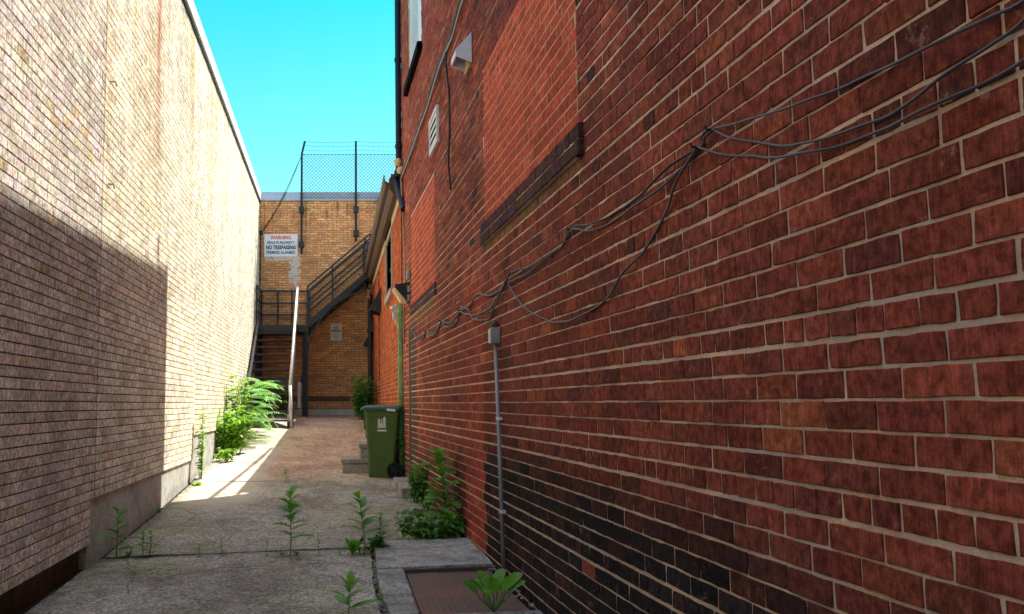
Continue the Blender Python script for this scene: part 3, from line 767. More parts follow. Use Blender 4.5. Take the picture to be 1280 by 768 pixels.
# louvre
ua, za = RW(549, 131); ub, zb = RW(540, 196); zt_ = za; zb_ = RW(549, 178)[1]
e = thing('louvre_vent', 'white framed louvre vent set in the tall red wall', 'vent', posR(ua, zb_, 0))
mb = MB(); fw = .03
for (p, q, r_, s_) in ((ua, ub, zb_, zb_+fw), (ua, ub, zt_-fw, zt_), (ua, ua+fw, zb_+fw, zt_-fw), (ub-fw, ub, zb_+fw, zt_-fw)):
    mb.prism([(0, r_), (.03, r_), (.03, s_), (0, s_)], p, q, posR)
mb.build('frame', M['white'], e)
mb = MB(); mb.prism([(.008, zb_+fw), (.0115, zb_+fw), (.0115, zt_-fw), (.008, zt_-fw)], ua+fw, ub-fw, posR); mb.build('backing', M['rubber'], e)
for i in range(4):
    zc = zb_+fw+(zt_-zb_-2*fw)*(i+.5)/4; mb = MB(); mb.prism([(.012, zc+.03), (.028, zc-.03), (.028, zc-.02), (.012, zc+.045)], ua+fw, ub-fw, posR); mb.build('slat', M['white'], e)
# switch box and conduit
u, z = RW(625, 430); ut, zt = RW(625, 410)
e = thing('switch_box', 'grey metal switch box with round photocell on the red wall', 'electrical box', posR(u, z, 0))
mb = MB(); mb.box((-.055, -.045, 0), (0, .045, zt-z), M=Matrix.Translation(posR(u, z, .006)), bev=.005); mb.build('case', M['greym'], e)
mb = MB(); mb.box((-.062, -.040, .006), (-.0555, .040, zt-z-.006), M=Matrix.Translation(posR(u, z, .006)), bev=.002); mb.build('cover', M['silver'], e)
p = Vector(posR(u, zt+.022, .03)); mb = MB(); mb.lathe(p, [(0, .026), (.016, .02), (.024, .004), (.022, -.012), (.012, -.02), (.012, -.03)], 14); mb.build('photocell', M['brown'], e, smooth=True)
cb = RW(636, 724)
mb = MB(); q0 = Vector(posR(u-.002, z, .028)); q1 = Vector(posR(cb[0], cb[1]-.02, .028)); mb.tube([q0, q0.lerp(q1, .5), q1], .0125, 10)
co = mb.build('conduit', M['greym'], e, smooth=True)
for f in (.33, .72):
    p = q0.lerp(q1, f); mb = MB(); mb.lathe(p, [(.0125, 0), (.0165, 0), (.0165, .02), (.0125, .02)], 10); mb.box((p.x, p.y-.03, p.z), (p.x+.022, p.y+.03, p.z+.018)); mb.build('clip', M['white'], co)
# wall pack light at the corner
u, z = RW(512, 379); ut, zt = RW(512, 354)
e = thing('wall_lamp', 'black wedge wall lamp with cream lens at the corner of the red building', 'lamp', posR(u, z, 0))
mb = MB(); mb.prism([(.008, z), (.008, zt), (.19, zt-.03), (.19, zt-.05), (.03, z)], u-.12, u+.12, posR); mb.build('housing', M['black'], e)
mb = MB(); mb.prism([(.035, z-.002), (.195, zt-.055), (.205, zt-.08), (.11, z+.01)], u-.10, u+.125, posR); mb.build('lens', M['cream'], e)
mb = MB()
for k in (.25, .7): zc = z+(zt-z)*k; mb.prism([(.01, zc-.05), (.04, zc-.05), (.04, zc+.03), (.01, zc+.03)], u-.132, u-.121, posR)
mb.build('bracket', M['greym'], e)
u2, z2 = RW(513, 344); mb = MB(); mb.box((-.04, -.05, -.06), (0, .05, .06), M=Matrix.Translation(posR(u2, z2, .008)), bev=.008)
tag(mb.build('junction_box', M['greym']), 'small grey junction box just above the corner wall lamp', 'electrical box')
# green post and white bits
p = onY(500.5, 380, YC+.06); pb = onY(500.5, 561, YC+.06)
mb = MB(); mb.box((p.x-.03, YC+.03, pb.z), (p.x+.025, YC+.09, p.z), bev=.004); mb.box((p.x-.026, YC+.034, gz(.8, 12)-.02), (p.x+.02, YC+.086, pb.z-.002), 1)
tag(mb.build('timber_post', [M['green_post'], M['stonetrim']]), 'flaking green painted post at the corner of the red building', 'post')
p = onY(494.5, 385, YC+.1); mb = MB()
mb.box((p.x-.04, YC+.08, p.z-.16), (p.x-.015, YC+.14, p.z-.05), bev=.008); mb.box((p.x-.012, YC+.1, p.z-.22), (p.x+.012, YC+.13, p.z+.05)); mb.lathe((p.x-.04, YC+.11, p.z-.0), [(0, .03), (.035, .02), (.035, -.02), (0, -.03)], 10)
tag(mb.build('meter_bracket', M['white']), 'small white fitting fixed beside the green post', 'fitting')
# dark groove next to the patched jamb and a short rusty rod
mb = MB(); mb.prism([(-.02, -1.0), (.012, -1.0), (.012, .92), (-.02, .92)], cb1+.02, cb1+.16, posR, 0)
mb.build('jamb', M['brown'], tall)
# curb block at the wall foot
p = onG(497, 594); q = onG(518, 615)
mb = MB(); mb.box((rw(p.y)-.16, 10.05, -1.25), (rw(p.y)+.02, 11.55, gz(.8, 10.9)+.085), bev=.012)
tag(mb.build('curb', M['smooth_conc']), 'short pale concrete curb at the foot of the red wall by the bin', 'curb')
# steps
a = onG(428, 592); 
st = thing('concrete_step', 'two low concrete steps beside the green bin', 'step', (a.x+.4, a.y, a.z))
mb = MB(); mb.box((a.x, a.y, a.z-.05), (WX-.01, a.y+.75, a.z+.13), bev=.012); mb.box((a.x-.02, a.y-.02, a.z+.131), (WX-.012, a.y+.76, a.z+.19), bev=.012); mb.build('lower_step', M['smooth_conc'], st)
mb = MB(); x = a.x+.24; mb.box((x, a.y+.10, a.z+.191), (WX-.012, a.y+.70, a.z+.33), bev=.01); mb.box((x-.02, a.y+.08, a.z+.331), (WX-.014, a.y+.72, a.z+.385), bev=.012); mb.build('upper_step', M['smooth_conc'], st)

# ================================================================== SIGNS
def text(s, x, z, size, y, mat, parent, name='lettering', bold=.0, wfit=None):
    cu = bpy.data.curves.new('t', 'FONT'); cu.body = s; cu.size = size; cu.align_x = 'CENTER'; cu.align_y = 'CENTER'; cu.extrude = .0015; cu.offset = bold; cu.resolution_u = 3
    to = bpy.data.objects.new('t', cu); COL.objects.link(to)
    dg = bpy.context.evaluated_depsgraph_get(); dg.update()
    me = bpy.data.meshes.new_from_object(to.evaluated_get(dg)); bpy.data.objects.remove(to)
    xs = [v.co.x for v in me.vertices]; w = max(xs)-min(xs); k = (wfit/w) if wfit else 1
    for v in me.vertices: v.co = Vector((x+v.co.x*k, y-v.co.z, z+v.co.y))
    me.materials.append(mat); o = bpy.data.objects.new(name, me); COL.objects.link(o)
    o.parent = parent; o.matrix_parent_inverse = Matrix.Translation(parent.location).inverted()
    return o
a = onY(330.3, 293, BY-.03); b = onY(372, 321, BY-.03)
cx = (a.x+b.x)/2; W = b.x-a.x; Hh = a.z-b.z
sg = thing('warning_sign', 'white warning sign against trespassing high on the far brick wall', 'sign', (cx, BY, b.z))
mb = MB(); mb.box((a.x, BY-.03, b.z), (b.x, BY-.008, a.z), bev=.003); mb.build('board', M['signw'], sg)
mb = MB()
for (p, q) in (((a.x+.01, a.z-.01), (b.x-.01, a.z-.01)), ((a.x+.01, b.z+.01), (b.x-.01, b.z+.01)), ((a.x+.01, b.z+.01), (a.x+.01, a.z-.01)), ((b.x-.01, b.z+.01), (b.x-.01, a.z-.01))):
    mb.bar((p[0], BY-.031, p[1]), (q[0], BY-.031, q[1]), .012, .004) if abs(p[1]-q[1]) < .01 else mb.bar((p[0], BY-.031, p[1]), (q[0], BY-.031, q[1]), .004, .004)
yy = BY-.0325
text('WARNING', cx, a.z-Hh*.155, .13, yy, M['red'], sg, bold=.003, wfit=W*.62)
text('PRIVATE PROPERTY', cx, a.z-Hh*.39, .10, yy, M['teal'], sg, bold=.003, wfit=W*.82)
text('NO TRESPASSING', cx, a.z-Hh*.60, .125, yy, M['ink'], sg, bold=.005, wfit=W*.88)
text('PREMISES ALARMED', cx, a.z-Hh*.82, .10, yy, M['teal'], sg, bold=.003, wfit=W*.86)
a = onY(413.3, 404.5, BY-.03); b = onY(427.2, 425.8, BY-.03); cx = (a.x+b.x)/2; W = b.x-a.x; Hh = a.z-b.z
sg = thing('parking_sign', 'small white NO PARKING sign under the upper stair flight', 'sign', (cx, BY, b.z))
mb = MB(); mb.box((a.x, BY-.03, b.z), (b.x, BY-.008, a.z), bev=.006); mb.build('board', M['signw2'], sg)
text('NO', cx, a.z-Hh*.26, .075, yy, M['ink2'], sg, bold=.002)
text('PARKING', cx, a.z-Hh*.44, .075, yy, M['ink2'], sg, bold=.003, wfit=W*.82)
for i, k in enumerate((.62, .70, .78, .86)):
    # small unreadable lines of print
    mb = MB(); mb.box((cx-W*(.36-.05*i), yy-.001, a.z-Hh*k-.006), (cx+W*(.36-.05*i), yy+.001, a.z-Hh*k+.006)); mb.build('small_print', M['greym'], sg)
mb = MB(); mb.box((cx-W*.32, yy-.001, a.z-Hh*.12), (cx+W*.32, yy+.001, a.z-Hh*.095)); mb.build('small_print', M['greym'], sg)
mb = MB()
for zz in (a.z-.02, b.z+.02): m_ = MB(); m_.lathe((cx, yy, zz), [(0, -.004), (.008, -.003), (.01, .002)], 8, axis='y'); m_.build('screw', M['ink2'], sg)

# ================================================================== ROOF FENCE
fe = thing('chain_link_fence', 'chain link fence with barbed wire above the far brick wall', 'fence', (.3, BY, HW))
FYp = BY-.10
pl = [onY(377, 250, FYp), onY(445, 250, FYp), Vector((2.1, FYp, 5))]
ztop = onY(400, 193, FYp).z; zbar = onY(445, 177, FYp).z; zlow = onY(400, 248, FYp).z
for i, p in enumerate(pl):
    zb = onY(377, 318, FYp).z if i == 0 else onY(445, 302, FYp).z
    mb = MB(); mb.tube([(p.x, FYp, zb), (p.x, FYp, ztop), (p.x+(.075 if i == 0 else .0), FYp-.02, zbar)], .026, 8); po = mb.build('post', M['navy'], fe)
    for zz in ((onY(377, 263, FYp).z, onY(377, 306, FYp).z) if i == 0 else (onY(445, 262, FYp).z, onY(445, 292, FYp).z)):
        mb = MB(); mb.box((p.x-.06, BY-.16, zz-.08), (p.x+.06, BY-.008, zz+.08), bev=.02); mb.build('clamp', M['black'], po)
mb = MB(); mb.tube([(pl[0].x, FYp, ztop), (2.1, FYp, ztop)], .006, 6); mb.tube([(pl[0].x, FYp, zlow), (2.1, FYp, zlow)], .004, 6)
sp = .085; w0 = pl[0].x; w1 = 2.1; hh = ztop-zlow
n = int((w1-w0+hh)/sp)
for s in (0, 1):
    for i in range(n):
        x0 = w0-hh+i*sp; a0 = max(x0, w0); b0 = min(x0+hh, w1)
        if b0-a0 < .02: continue
        za, zb = (zlow+(a0-x0), zlow+(b0-x0)) if s == 0 else (ztop-(a0-x0), ztop-(b0-x0))
        m_ = 3
        mb.tube([(a0, FYp+(.003 if s else -.003), za), (b0, FYp+(.003 if s else -.003), zb)], .0042, 4, cap=False)
mb.build('mesh', M['navy'], fe)
for k, zz in enumerate((.33, .66, .97)):
    z = ztop+(zbar-ztop)*zz; mb = MB(); pts = []
    x0 = pl[0].x+.075*zz
    for i in range(25):
        x = x0+(2.1-x0)*i/24; pts.append((x, FYp-.02*zz, z-.03*abs(math.sin(PI*(x-x0)/1.31))))
    mb.tube(pts, .004, 5)
    for i in range(1, 24): p = pts[i]; mb.tube([(p[0], p[1], p[2]-.02), (p[0]+.01, p[1], p[2]+.02)], .002, 3)
    mb.build('barbed_wire', M['navy'], fe)
mb = MB(); g0 = onY(376, 197, FYp); g1 = onY(327, 291, BY-.02); pts = [g0.lerp(g1, i/12)+Vector((0, 0, -.12*math.sin(PI*i/12))) for i in range(13)]
mb.tube(pts, .008, 6); pts2 = [p+Vector((.035*math.sin(PI*i/12), -.01, 0)) for i, p in enumerate(pts)]; mb.tube(pts2, .006, 6)
mb.box((g1.x-.06, BY-.06, g1.z-.05), (g1.x+.03, BY-.008, g1.z+.04)); mb.tube([(g1.x-.02, BY-.02, g1.z), (g1.x-.02, BY-.02, g1.z-1.3)], .012, 6)
tag(mb.build('guy_cable', M['wireb']), 'slack dark cable from the fence post down to the left of the warning sign', 'cable')

# ================================================================== STAIRCASE
sc = thing('metal_staircase', 'black steel fire stair climbing the far wall in two flights', 'staircase', (-1.3, 20, -.4))
xl, xr = -1.76, -.90; yf, yt = 17.55, 20.6; zf = gz(-1.3, 17.55); zl = 1.76
N = 12
rise = (zl-zf)/(N+1); run = (yt-yf)/N
for i in range(N):
    z = zf+rise*(i+1)-.02; y = yf+run*(i+.0); mb = MB(); mb.box((xl+.02, y, z-.03), (xr-.02, y+.235, z), bev=.004)
    mb.build('tread', M['black'], sc)
for x in (xl, xr):
    mb = MB(); mb.bar((x, yf-.06, zf+.02), (x, yt+.05, zl-.06), .045, .20)
    mb.build('stringer', M['black'], sc)
mb = MB(); mb.box((xl-.05, yt, zl-.05), (-.62, BY-.06, zl), bev=.004); mb.box((xl-.05, yt-.002, zl-.16), (-.62, yt+.05, zl-.051)); mb.box((xl-.05, BY-.12, zl-.16), (-.62, BY-.06, zl-.051)); mb.build('landing', M['black'], sc)
for (x, y) in ((-.66, yt+.05), (-.73, yt+.35), (xl-.02, yt+.05), (xl-.02, BY-.1)):
    mb = MB(); mb.box((x-.035, y-.035, gz(x, y)-.03), (x+.035, y+.035, zl-.05)); mb.build('post', M['black'], sc)
def railing(P, Q, hgt, ups, rails, name='railing', r=.016):
    mb = MB(); P = Vector(P); Q = Vector(Q)
    for f in ups: p = P.lerp(Q, f); mb.bar(p, p+Vector((0, 0, hgt)), .035, .035)
    for k in rails: mb.bar(P+Vector((0, 0, hgt*k)), Q+Vector((0, 0, hgt*k)), .035, .035)
    return mb.build(name, M['black'], sc)
rh = .90
railing((xl-.03, BY-.10, zl), (-.66, BY-.10, zl), rh, (0.02, .36, .66, .98), (1, .68, .37))
railing((xl-.03, yt+.05, zl), (xl-.03, BY-.10, zl), rh, (0, ), (1, .68, .37))
# upper flight going right
ux0, ux1 = -.64, .78; uz1 = 3.0
n2 = 7
for yy_ in (yt+.08, BY-.10):
    mb = MB(); mb.bar((ux0, yy_, zl-.0), (ux1, yy_, uz1-.03), .045, .14); mb.build('stringer', M['black'], sc)
    P = Vector((ux0, yy_, zl+.08)); Q = Vector((ux1-.02, yy_, uz1+.04))
    mb = MB()
    for f in (0, .40, .93): p = P.lerp(Q, f); mb.bar(p, p+Vector((0, 0, .80)), .036, .036)
    for k in (.80, .62 if yy_ > 21 else .69, .34): mb.bar(P+Vector((0, 0, k)), Q+Vector((0, 0, k)), .036, .036)
    mb.bar(Q+Vector((0, 0, .80)), Q+Vector((.35, 0, .80)), .036, .036); mb.bar(Q+Vector((.02, 0, .80)), Q+Vector((.02, 0, .0)), .036, .036)
    mb.build('railing', M['black'], sc)
for i in range(n2):
    z = zl+(uz1-zl)*(i+1)/(n2+1); x = ux0+(ux1-ux0)*(i+.6)/(n2+.5); mb = MB(); mb.box((x-.09, yt+.11, z-.03), (x+.11, BY-.13, z)); mb.build('tread', M['black'], sc)
# curved brace
pts = [onY(x, y, yt+.0) for x, y in ((382, 452), (386, 432), (397, 405), (411, 387), (428, 374), (446, 366), (463, 361))]
mb = MB(); sp_ = smooth(pts, 4)
for p, q in zip(sp_, sp_[1:]): mb.bar(p, q+(q-p)*.1, .04, .04)
mb.build('brace', M['black'], sc)
mb = MB(); sp_ = smooth([onY(x, y, yt+.3) for x, y in ((371, 505), (376, 480), (381, 455))], 3)
for p, q in zip(sp_, sp_[1:]): mb.bar(p, q, .045, .045)
mb.build('brace', M['black'], sc)
# handrail (light)
hr0 = Vector((xr+.03, yt+.05, zl+.86)); hr1 = Vector((xr+.03, yf-.05, zf+.80))
mb = MB(); mb.tube([hr0, hr1], .027, 10); mb.tube([hr1, (hr1.x+.03, hr1.y-.02, zf)], .03, 10); mb.tube([hr0, (hr0.x, hr0.y, zl)], .02, 8)
mb.build('handrail', M['silver'], sc, smooth=True)
mb = MB(); mb.tube([(hr1.x+.035, hr1.y+.25, zf+.62), (hr1.x+.035, hr1.y+.3, zf)], .024, 8); mb.build('newel', M['black'], sc)
mb = MB(); p = Vector((hr1.x+.09, 19.9, -.0)); mb.box((p.x-.05, p.y-.05, p.z-.1), (p.x+.03, p.y+.03, p.z+.45), bev=.02)
tag(mb.build('gas_meter_cover', M['greym']), 'narrow grey box standing upright beside the foot of the handrail', 'box')

# ================================================================== BIN
bp = onG(481, 598); bx, by, bz = bp.x, bp.y, bp.z
Rz = Matrix.Translation((bx, by+.22, bz)) @ Matrix.Rotation(math.radians(-9), 4, 'Z')
bn = thing('wheelie_bin', 'green wheeled bin with a white emblem standing beside the red wall', 'bin', (bx, by+.22, bz))
def loft(mb, secs, M_, mi=0):
    # secs: (x0,x1,y0,y1,z, r)
    rings = []
    for (x0, x1, y0, y1, z, r) in secs:
        g = []
        for cx_, cy_, a0 in ((x1-r, y1-r, 0), (x0+r, y1-r, 90), (x0+r, y0+r, 180), (x1-r, y0+r, 270)):
            for k in range(4):
                a = math.radians(a0+k*30); g.append(M_ @ Vector((cx_+r*math.cos(a), cy_+r*math.sin(a), z)))
        rings.append(g)
    n = 16; vs = [v for g in rings for v in g]
    fs = [(i*n+k, i*n+(k+1) % n, (i+1)*n+(k+1) % n, (i+1)*n+k) for i in range(len(rings)-1) for k in range(n)]
    fs += [tuple(range(n)), tuple((len(rings)-1)*n+k for k in range(n))]
    mb.add(vs, fs, mi)
mb = MB()
loft(mb, [(-.175, .15, -.19, .19, .0, .03), (-.18, .155, -.195, .195, .02, .035), (-.195, .175, -.205, .205, .30, .035), (-.215, .215, -.225, .225, .78, .035), (-.222, .222, -.232, .232, .79, .035), (-.222, .222, -.232, .232, .85, .035), (-.235, .235, -.245, .245, .855, .035), (-.235, .235, -.245, .245, .875, .035)], Rz)
mb.build('body', M['bin'], bn)
mb = MB(); mb.box((-.228, -.10, .50), (-.214, .10, .80), M=Rz, bev=.004)
for yy_ in (-.19, .19): mb.bar(Rz @ Vector((-.236, yy_, .86)), Rz @ Vector((-.225, yy_, .62)), .02, .03)
mb.build('front_rib', M['bin'], bn)
mb = MB()
loft(mb, [(-.262, .255, -.262, .262, .872, .04), (-.265, .258, -.265, .265, .885, .04), (-.262, .256, -.262, .262, .905, .04), (-.22, .235, -.22, .22, .925, .05), (-.10, .18, -.15, .15, .935, .06)], Rz)
ld = mb.build('lid', M['lid'], bn)
mb = MB(); mb.tube([Rz @ Vector((.30, y, .875)) for y in (-.2, -.1, 0, .1, .2)], .016, 8)
for y in (-.18, .18): mb.bar(Rz @ Vector((.23, y, .865)), Rz @ Vector((.305, y, .875)), .03, .03)
mb.build('handle', M['bin'], bn)
for y in (-.235, .205):
    mb = MB(); c = Rz @ Vector((.165, y, .10)); R2 = Rz.to_3x3()
    sub = MB(); sub.lathe((0, 0, 0), [(.0, -.012), (.05, -.012), (.055, .0), (.075, .0), (.08, -.02), (.1, -.02), (.104, 0), (.104, .03), (.1, .045), (0, .045)], 22, axis='y')
    mb.add([c+R2 @ Vector(v) for v in sub.v], sub.f); wh = mb.build('wheel', M['rubber'], bn)
    h = MB(); 
    for k in range(5):
        a = 2*PI*k/5; h.bar(c+R2 @ Vector((0, -.014, 0)), c+R2 @ Vector((.07*math.cos(a), -.014, .07*math.sin(a))), .014, .012)
    h.build('hub', M['black'], wh)
# emblem on the side facing the alley mouth
def quad(mb, pts, yo):
    k = len(pts); vs = [Rz @ Vector((x, yo(z)-.0035, z)) for x, z in pts]+[Rz @ Vector((x, yo(z)+.004, z)) for x, z in pts]
    mb.add(vs, [tuple(range(k)), tuple(range(2*k-1, k-1, -1))]+[(i, i+k, (i+1) % k+k, (i+1) % k) for i in range(k)])
yo = lambda z: -.205-(z-.30)*(.02/.48)
mb = MB(); e0, z0 = .0, .64
quad(mb, [(e0-.058, z0), (e0+.058, z0), (e0+.052, z0+.02), (e0-.052, z0+.02)], yo)
for (x0, x1, y1, y2) in ((-.05, -.022, .10, .125), (.018, .05, .125, .155), (-.018, .014, .055, .06)):
    quad(mb, [(e0+x0, z0+.022), (e0+x1, z0+.022), (e0+x1, z0+y1), ((e0+(x0+x1)/2), z0+y2), (e0+x0, z0+y1)], yo)
quad(mb, [(e0-.006, z0+.06), (e0+.006, z0+.06), (e0+.008, z0+.11), (e0-.008, z0+.11)], yo)
quad(mb, [(e0-.06, z0-.045), (e0+.06, z0-.045), (e0+.06, z0-.022), (e0-.06, z0-.022)], yo)
mb.build('emblem', M['signw2'], bn)
mb = MB(); mb.box((-.17, -.21, .928), (-.09, -.12, .934), M=Rz); mb.build('sticker', painted('blue_sticker', (.10, .30, .60), .4, .2), ld)
mb = MB(); mb.box((.0, -.272, .862), (.11, -.262, .892), M=Rz @ Matrix.Rotation(.08, 4, 'Y')); mb.build('sticker', M['signw'], ld)

# ================================================================== PLANTS
def prof_w(shape, t):
    b = max(0, math.sin(PI*min(1, max(0, t))))
    if shape == 'dand2': return (b**.5)*(.82+.18*abs(math.sin(PI*4.5*t)))
    if shape == 'lance': return b**.8*(1-.25*t)
    if shape == 'oval': return b**.55
    if shape == 'heart': return max(0, math.sin(PI*(t**.6)))**.8
    if shape == 'lobed': return (b**.6)*(.26+.74*abs(math.sin(PI*4.5*t+.4)))
    if shape == 'dand': return (max(0, math.sin(PI*(t**2.1)))**.75)*(.72+.28*abs(math.sin(PI*5*t)))+.04
    return b
def leaf(mb, p, d, L, W, shape='lance', droop=.3, tilt=0, seg=7, mi=0):
    p = Vector(p); d = Vector(d).normalized(); up = Vector((0, 0, 1))
    s = d.cross(up)
    if s.length < .1: s = Vector((1, 0, 0))
    s.normalize(); nrm = s.cross(d).normalized()
    s = (s*math.cos(tilt)+nrm*math.sin(tilt)).normalized(); nrm = s.cross(d).normalized()
    if shape in ('lobed', 'dand', 'dand2'): seg = max(seg, 20)
    vs = []
    for i in range(seg+1):
        t = i/seg; c = p+d*L*t+Vector((0, 0, -1))*droop*L*t*t
        w = W/2*prof_w(shape, t)+.0004
        vs += [c-s*w+nrm*w*.25, c, c+s*w+nrm*w*.25]
    fs = []
    for i in range(seg):
        a = i*3; fs += [(a, a+1, a+4, a+3), (a+1, a+2, a+5, a+4)]
    mb.add(vs, fs, mi)
def plant(name, label, cat, base, build, leafm, stemm='stem', group=None):
    e = thing(name, label, cat, base, group); st = MB(); lf = MB()
    build(Vector(base), st, lf)
    if st.v: st.build('stem', M[stemm], e, smooth=True)
    if lf.v: lf.build('foliage', M[leafm], e, smooth=True, fixn=False)
    return e
def weed(h, n, L, W, shape, r, lean=(0, 0), spread=1.0, top=.5, droop=.3, start=.15):
    def f(b, st, lf):
        pts = [b+Vector((lean[0]*t*t+r.uniform(-.006, .006), lean[1]*t*t+r.uniform(-.006, .006), h*t)) for t in [i/6 for i in range(7)]]
        st.tube(pts, .0045*(h/.4)**.5, 6, r2=.0018)
        for i in range(n):
            t = start+(1-start)*i/(n-1+1e-6); a = i*2.4+r.uniform(-.4, .4)
            k = t*6; j = min(5, int(k)); p = pts[j].lerp(pts[j+1], k-j)
            l = L*(1-.55*t*top/.5)*r.uniform(.8, 1.15)
            d = Vector((math.cos(a)*spread, math.sin(a)*spread, .25+.75*t*t))
            leaf(lf, p, d, l, W*r.uniform(.8, 1.2)*(1-.3*t), shape, droop*r.uniform(.6, 1.4), r.uniform(-.3, .3))
    return f
def rosette(n, L, W, shape, r, up=.8, droop=.35):
    def f(b, st, lf):
        for i in range(n):
            a = i*2.4+r.uniform(-.3, .3); k = r.uniform(.65, 1.15)
            leaf(lf, b, Vector((math.cos(a), math.sin(a), up*r.uniform(.5, 1.8))), L*k, W*k, shape, droop*r.uniform(.5, 1.5), r.uniform(-.4, .4))
    return f
def bushy(pts_n, rad, hgt, L, W, shape, r, lean=(0, 0), per=14):
    def f(b, st, lf):
        for i in range(pts_n):
            a = r.uniform(0, 2*PI); q = rad*math.sqrt(r.random()); h = hgt*r.uniform(.45, 1)
            p0 = b+Vector((math.cos(a)*q*.5, math.sin(a)*q*.5, 0)); p1 = b+Vector((math.cos(a)*q+lean[0]*h/hgt, math.sin(a)*q+lean[1]*h/hgt, h))
            pts = [p0.lerp(p1, t/4) for t in range(5)]; st.tube(pts, .004, 5, r2=.0015)
            for k in range(per):
                t = r.uniform(.15, 1); p = p0.lerp(p1, t); aa = r.uniform(0, 2*PI)
                leaf(lf, p, (math.cos(aa), math.sin(aa), r.uniform(-.1, .7)), L*r.uniform(.6, 1.2), W*r.uniform(.7, 1.2), shape, r.uniform(.2, .6), r.uniform(-.5, .5), 5)
    return f
def fronds(bases, r, L=.5, leafL=.10, n=10):
    def f(b, st, lf):
        for (p0, d) in bases:
            p0 = Vector(p0); d = Vector(d).normalized(); LL = L*r.uniform(.7, 1.15)
            pts = [p0+d*LL*t+Vector((0, 0, -.35*LL*t*t)) for t in [i/8 for i in range(9)]]
            st.tube(pts, .004, 5, r2=.0015)
            s = d.cross(Vector((0, 0, 1))).normalized()
            for i in range(n):
                t = .18+.8*i/n; k = t*8; j = min(7, int(k)); p = pts[j].lerp(pts[j+1], k-j); tt = (pts[j+1]-pts[j]).normalized()
                for sg_ in (-1, 1):
                    leaf(lf, p, s*sg_+tt*.45+Vector((0, 0, .1)), leafL*(1-.35*abs(t-.5))*r.uniform(.85, 1.1), leafL*.27, 'lance', .35, sg_*.3, 5)
            leaf(lf, pts[-1], d-Vector((0, 0, .6)), leafL, leafL*.27, 'lance', .3, 0, 5)
    return f
def petioled(n, up_, L, W, r):
    def f(b, st, lf):
        for i in range(n):
            a = i*2.4+r.uniform(-.3, .3); k = r.uniform(.6, 1.1); e = r.uniform(.03, .09)
            q = b+Vector((math.cos(a)*e, math.sin(a)*e, up_*k)); m_ = b.lerp(q, .5)+Vector((math.cos(a)*.02, math.sin(a)*.02, .01))
            st.tube(smooth([b, m_, q], 3), .0035, 5)
            leaf(lf, q, (math.cos(a)*.7, math.sin(a)*.7, .9), L*k, W*k, 'dand2', r.uniform(.1, .5), r.uniform(-.6, .6))
    return f
R_ = random.Random(99)
G = lambda px, py: onG(px, py)
def hpx(px, py0, py1):            # height in metres of something rooted at (px,py0) reaching py1
    b = G(px, py0); return (py0-py1)*b.y/F
# weeds along the joint
wg = 'weeds growing along the path joint'
b = G(146, 697); plant('weed', 'tall leafy weed by the concrete base of the cream wall', 'weed', b, weed(.34, 16, .22, .07, 'lance', R_, droop=.2), 'leaf', group=wg)
b = G(178, 697); plant('weed', 'short twin-stemmed weed next to the tallest weed at the left wall', 'weed', b, weed(.19, 12, .10, .05, 'oval', R_), 'leaf', 'redstem', wg)
b = G(188, 696); plant('weed', 'small weed in the joint with upright rounded leaves near the left wall', 'weed', b, weed(.18, 11, .10, .05, 'oval', R_), 'leaf', 'redstem', wg)
b = G(363, 696); plant('thistle', 'tall weed with toothed leaves alone in the middle of the path joint', 'weed', b, weed(.46, 17, .22, .13, 'lobed', R_, start=.28, droop=.2), 'leaf', group=wg)
b = G(457, 694); plant('weed', 'tallest weed in the clump at the corner of the path joint', 'weed', b, weed(.44, 17, .22, .075, 'lance', R_, lean=(-.06, 0), start=.35, droop=.2), 'leaf', group=wg)
b = G(440, 693); plant('weed', 'low tufted weed left of the corner clump', 'weed', b, rosette(16, .17, .055, 'dand', R_, 1.4), 'leaf', group=wg)
b = G(476, 690); plant('weed', 'bushy small leaved weed right of the corner clump', 'weed', b, weed(.27, 24, .12, .05, 'lance', R_), 'leaf', group=wg)
b = G(466, 691); plant('weed', 'dense low greenery at the foot of the tall corner weed', 'weed', b, bushy(10, .10, .16, .05, .028, 'oval', R_), 'leaf', group=wg)
b = G(488, 689); plant('weed', 'broad rounded leaf weed lying on the slab corner', 'weed', b, rosette(7, .10, .075, 'heart', R_, .35), 'leaf', group=wg)
b = G(500, 687); plant('weed', 'flat sprawling weed with a dead brown tip behind the slab', 'weed', b, rosette(6, .11, .04, 'lance', R_, .25), 'leaf', group=wg)
for i, (px, py, h, lb) in enumerate(((277, 695, .12, 'sparse wispy weed in the joint left of the middle'), (248, 696, .06, 'tiny flat weed in the joint nearest the left group'), (333, 695, .11, 'thin pale weed just left of the toothed weed'), (398, 694, .15, 'wispy pale weed just right of the toothed weed'), (424, 694, .05, 'tiny tuft of weed between the two tall weeds'))):
    b = G(px, py); plant('weed', lb, 'weed', b, weed(h, 12, .06, .02, 'lance', R_), 'leaf', group=wg)
b = G(352, 694); plant('weed', 'little seedling at the foot of the toothed weed', 'weed', b, rosette(6, .06, .02, 'lance', R_, .8), 'leaf', group=wg)
for i, (px, py, lb) in enumerate(((160, 696, 'low tangle of grass between the weeds by the left wall'), (449, 691, 'grassy tuft between the corner weeds'), (371, 695, 'short grassy tuft at the foot of the toothed weed'), (515, 686, 'grassy tuft along the far edge of the slab'), (535, 662, 'wispy tuft on the dirt beside the red wall'))):
    b = G(px, py); plant('grass_tuft', lb, 'weed', b, rosette(18, .10, .010, 'lance', R_, 1.8, .6), 'leaf', group=wg)
b = G(357, 603); plant('weed', 'small lone sprig in the farther path joint', 'weed', b, weed(.14, 11, .10, .05, 'oval', R_), 'leaf')
